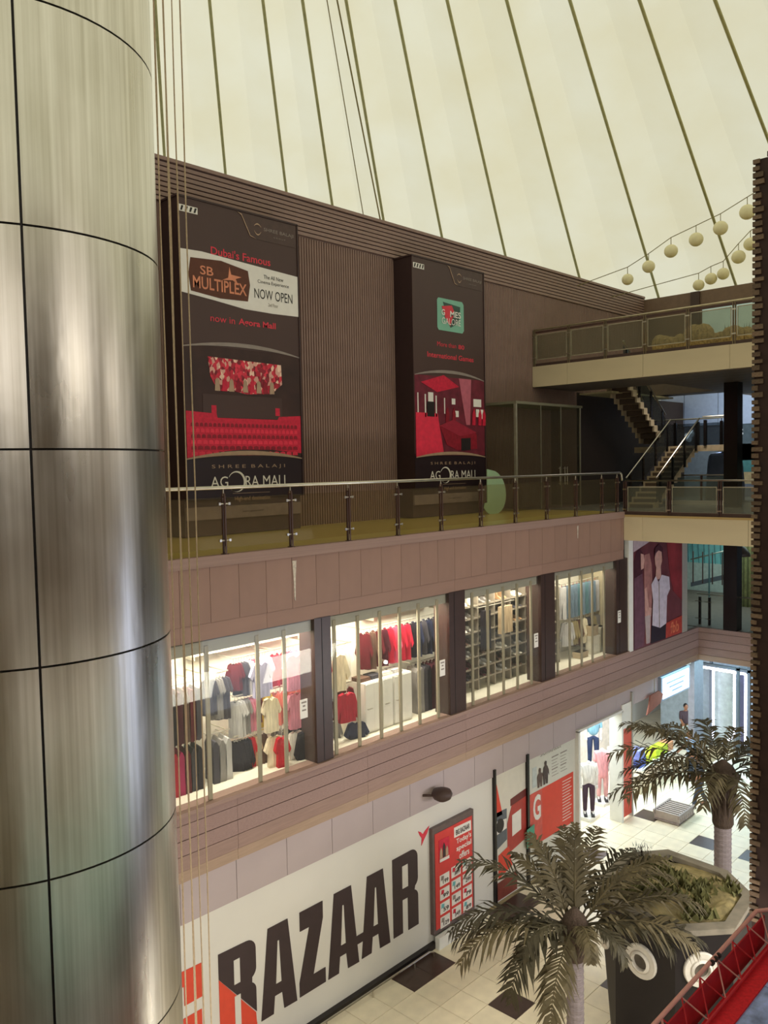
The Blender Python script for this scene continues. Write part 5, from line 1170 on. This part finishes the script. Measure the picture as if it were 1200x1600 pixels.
# ---------------------------------------------------------------- red lattice guard of the lower near balcony
red_m = mat('guard_red', 'c01c28', .45, var=.1); pink = mat('guard_pink', 'd89a90', .4, var=.06)
struct(MB().box(-2, 10.2, .3, 2.9, 5.4, 6.03).build('balcony_slab_lower', dark_brown), 'near balcony slab one floor below the viewer')
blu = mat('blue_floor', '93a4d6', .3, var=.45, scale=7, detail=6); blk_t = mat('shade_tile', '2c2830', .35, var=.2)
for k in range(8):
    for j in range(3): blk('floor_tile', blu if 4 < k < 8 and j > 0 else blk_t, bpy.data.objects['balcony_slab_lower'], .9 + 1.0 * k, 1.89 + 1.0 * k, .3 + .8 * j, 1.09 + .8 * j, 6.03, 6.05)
tg = thing('lattice_guard', 'red lattice guard rail with pinkish top tube at the bottom right', 'railing', (4, 2.95, 6.04))
MB().tube((2.5, 3.0, 6.36), (8.62, 3.02, 6.36), .02, 10).build('top_rail', pink, tg); MB().tube((8.62, 3.02, 6.36), (8.9, 2.8, 6.36), .02, 10).build('end_rail', pink, tg)
for u in (7.42, 7.5, 7.57): MB().tube((u, 3.0, 6.36), (u + .03, 3.0, 6.36), .025, 10).build('coupling', near_black, tg)
MB().tube((2.5, 2.84, 6.12), (8.8, 2.84, 6.12), .016, 8).build('lower_rail', red_m, tg); MB().tube((2.5, 3.0, 6.1), (8.7, 3.0, 6.1), .016, 8).build('outer_rail', red_m, tg)
for k in range(16):
    u = 2.6 + .38 * k
    MB().tube((u, 3.0, 6.35), (u + .19, 2.84, 6.12), .0075, 6).build('brace', pink if k % 2 else red_m, tg); MB().tube((u + .19, 2.84, 6.12), (u + .38, 3.0, 6.35), .0075, 6).build('brace', pink if k % 3 == 0 else red_m, tg)
    if k % 2 == 0: MB().tube((u, 3.0, 6.35), (u, 3.0, 6.1), .0075, 6).build('strut', pink if k % 4 else red_m, tg)
MB().box(2.5, 8.7, 2.965, 2.98, 6.0, 6.3).build('red_panel', mat('guard_panel', 'b41c28', .6, var=.15), tg)
cp = MB().box(2.5, 8.9, 2.69, 2.9, 6.05, 6.07).build('red_carpet', mat('red_carpet', 'd2222c', .9, var=.15, scale=30)); tag(cp, 'strip of red carpet along the lattice guard', 'carpet')
bx2 = MB().box(8.95, 10.1, 1.2, 2.4, 6.05, 6.8).box(8.9, 10.15, 1.15, 2.45, 6.8, 6.86).build('dark_corner_box', near_black); tag(bx2, 'dark box put in to darken the corner beside the ridged pillar', 'counter')  # plain box put in to make this corner dark

# ---------------------------------------------------------------- people and display figures
def skin_mesh(name, pts, edges, rad, m, level=2):
    me = bpy.data.meshes.new(name); me.from_pydata(pts, edges, []); o = bpy.data.objects.new(name, me); C.objects.link(o)
    sk = o.modifiers.new('skin', 'SKIN'); sk.use_smooth_shade = True
    for i, v in enumerate(me.skin_vertices[0].data): v.radius = rad[i] if isinstance(rad[i], tuple) else (rad[i], rad[i]); v.use_root = (i == 0)
    sb = o.modifiers.new('sub', 'SUBSURF'); sb.levels = level; sb.render_levels = level
    dg = bpy.context.evaluated_depsgraph_get(); dg.update(); out = bpy.data.meshes.new_from_object(o.evaluated_get(dg)); bpy.data.objects.remove(o)
    out.name = name; out.materials.clear(); out.materials.append(m)
    return out
skin_m = mat('skin', '9a6a4e', .55, var=.06); hair_m = mat('hair', '1c1614', .6, var=.2)
def limb_pts(step, arm):
    """joints of a standing body facing +x, feet at z=0, height 1.72"""
    hip = .92; P_ = [(0, 0, hip), (0, 0, 1.12), (.01, 0, 1.36), (.02, 0, 1.47), (.035, 0, 1.53)]
    R_ = [(.13, .16), (.11, .145), (.115, .17), (.055, .06), (.05, .05)]; E = [(0, 1), (1, 2), (2, 3), (3, 4)]
    legs = []; arms = []
    for s_ in (-1, 1):
        f = step * s_; n = len(P_)
        P_ += [(0, .09 * s_, .86), (.02 + f * .5, .1 * s_, .48), (f - (.04 if f < 0 else 0), .1 * s_, .09), (f + .13, .115 * s_, .035)]
        R_ += [.085, .06, .042, (.035, .045)]; E += [(0, n), (n, n + 1), (n + 1, n + 2), (n + 2, n + 3)]; legs.append(n)
    for s_ in (-1, 1):
        n = len(P_); b_ = arm[0 if s_ < 0 else 1]; a0, a1 = math.radians(b_[0]), math.radians(b_[1])
        sh = Vector((.01, .185 * s_, 1.40)); el = sh + Vector((math.sin(a0) * .28, .035 * s_, -math.cos(a0) * .28)); wr = el + Vector((math.sin(a1) * .25, -.01 * s_, -math.cos(a1) * .25))
        P_ += [tuple(sh), tuple(el), tuple(wr)]; R_ += [.055, .042, .03]; E += [(2, n), (n, n + 1), (n + 1, n + 2)]; arms.append((n, a1, s_, wr))
    return P_, R_, E, legs, arms
def person(label, x, y, face, shirt, trousers, step=.0, arm=((5, 15), (5, 15)), scale=1.0, head=True, z=0, cat='person', name='person', skin=None, group=None, hem=.9):
    skin = skin or skin_m; t = thing(name, label, cat, (x, y, z), group)
    P_, R_, E, legs, arms = limb_pts(step, arm)
    def place(me):
        co = [v.co.copy() for v in me.vertices]
        for v, c in zip(me.vertices, co):
            a_ = face; v.co = (scale * (c.x * math.cos(a_) - c.y * math.sin(a_)), scale * (c.x * math.sin(a_) + c.y * math.cos(a_)), scale * c.z)
        return me
    def add(nm, me, par=t):
        o = bpy.data.objects.new(nm, place(me)); C.objects.link(o); o.parent = par; return o
    body = skin_mesh('body', P_, E, R_, skin)
    bm_ = MB(); bm_.v = [tuple(v.co) for v in body.vertices]; bm_.f = [tuple(p.vertices) for p in body.polygons]
    if head:
        bm_.ball((.05, 0, 1.615), .095, .075, .118, 16, 12)
        bm_.add([(.135, -.016, 1.59), (.135, .016, 1.59), (.17, 0, 1.585), (.14, 0, 1.635)], [(0, 1, 2), (0, 2, 3), (1, 3, 2)])
        for s_ in (-1, 1): bm_.ball((.04, .077 * s_, 1.61), .02, .01, .03, 8, 6)
    for n_, a1, s_, wr in arms:
        dn = Vector((math.sin(a1), 0, -math.cos(a1))); sd = Vector((math.cos(a1), 0, math.sin(a1)))
        bm_.tube(wr, wr + dn * .09, .03, 8, .036)
        for q in range(4):
            b_ = wr + dn * .085 + sd * (-.027 + .018 * q); L_ = (.06, .072, .068, .052)[q]; mid_ = b_ + dn * L_ * .55; bm_.tube(b_, mid_, .009, 6, .008).tube(mid_, mid_ + (dn * .9 + Vector((0, -s_ * .4, 0))) * L_ * .45, .008, 6, .006)
        b_ = wr + dn * .03 + sd * .028; bm_.tube(b_, b_ + dn * .035 + sd * .03, .011, 6, .009).tube(b_ + dn * .035 + sd * .03, b_ + dn * .065 + sd * .035, .009, 6, .007)
    me = bm_.mesh('body', skin, smooth=True); add('body', me)
    # clothes grown a little outside the body
    sp_ = [P_[0], P_[1], P_[2]]; P2 = [(0, 0, hem)] + sp_[1:3] + [(.015, 0, 1.45)]; R2 = [(.155, .19), (.14, .175), (.135, .185), (.07, .08)]; E2 = [(0, 1), (1, 2), (2, 3)]
    for n_, a1, s_, wr in arms:
        k = len(P2); el = Vector(P_[n_ + 1]); sh = P_[n_]; P2 += [sh, tuple(el)]; R2 += [.075, .058]; E2 += [(2, k), (k, k + 1)]
    add('shirt', skin_mesh('shirt', P2, E2, R2, cloth('p_' + shirt, shirt)))
    if trousers:
        P3 = [(0, 0, .98), (0, 0, .9)]; R3 = [(.14, .175), (.145, .18)]; E3 = [(0, 1)]
        for n_ in legs:
            k = len(P3); P3 += [P_[n_], P_[n_ + 1], P_[n_ + 2]]; R3 += [.1, .078, .062]; E3 += [(1, k), (k, k + 1), (k + 1, k + 2)]
        add('trousers', skin_mesh('trousers', P3, E3, R3, cloth('p_' + trousers, trousers)))
        for n_ in legs:
            q = Vector(P_[n_ + 2]); add('shoe', MB().prism([(q.x - .07, 0), (q.x + .19, 0), (q.x + .19, .035), (q.x + .08, .085), (q.x - .05, .1), (q.x - .07, .06)], 'y', q.y - .045, q.y + .045).mesh('shoe', near_black))
    if head:
        h = MB().ball((.03, 0, 1.645), .1, .086, .105, 16, 10); h.v = [(a_, b_, max(c_, 1.62 if a_ > .05 else 1.55)) if a_ < .1 else (.1, b_, max(c_, 1.66)) for a_, b_, c_ in h.v]
        add('hair', h.mesh('hair', hair_m, smooth=True))
        for s_ in (-1, 1): add('eye', MB().ball((.138, .03 * s_, 1.625), .008, .011, .008, 8, 6).mesh('eye', near_black))
        add('mouth', MB().box(.132, .146, -.022, .022, 1.55, 1.558).mesh('mouth', mat('lips', '7a4038', .5)))
    return t
person('person in a dark vest and pale trousers standing left of the grey pillar', 30.6, 13.4, -2.3, '4a3c40', 'a8b0a8', 0, ((15, 70), (5, 20)), 1.0)
person('person in a pale blue shirt standing partly behind the far palm', 27.6, 11.9, 2.6, '8fa4c0', '3c4450', .04, ((10, 60), (5, 30)), 1.0)
person('person in dark clothes walking across the glossy floor behind the far palm', 25.6, 10.75, 2.5, '4c5058', '4a505c', .26, ((-20, -10), (20, 40)), 1.0)
mq = mat('mannequin', 'd8d2cc', .5)
for lab, x, y, z, sh, tr in (('display figure in a white shirt and dark trousers, front left inside the bright doorway', 22.55, 12.95, .1, 'e8e4e0', '4c3c48'), ('display figure in a pink patterned dress inside the bright doorway', 23.85, 13.2, .1, 'd8a0a4', 'd8a8a8'), ('display figure in a blue checked shirt raised highest inside the bright doorway', 24.25, 13.75, 1.0, '7aa4b4', '35405c'), ('display figure in pale grey inside the bright doorway, behind the pink dress', 24.35, 13.0, .15, 'b8b4b4', 'c4bcb8')):
    person(lab, x, y, -2.5, sh, tr, 0, ((6, 10), (6, 10)), 1.12, head=False, z=z, cat='mannequin', name='mannequin', skin=mq, hem=.88 if 'dress' not in lab else .62)
    o = MB().box(x - .3, x + .3, y - .22, y + .22, 0, z).build('display_plinth', white); tag(o, 'white plinth under the ' + lab.split(' inside')[0].split(',')[0], 'plinth')
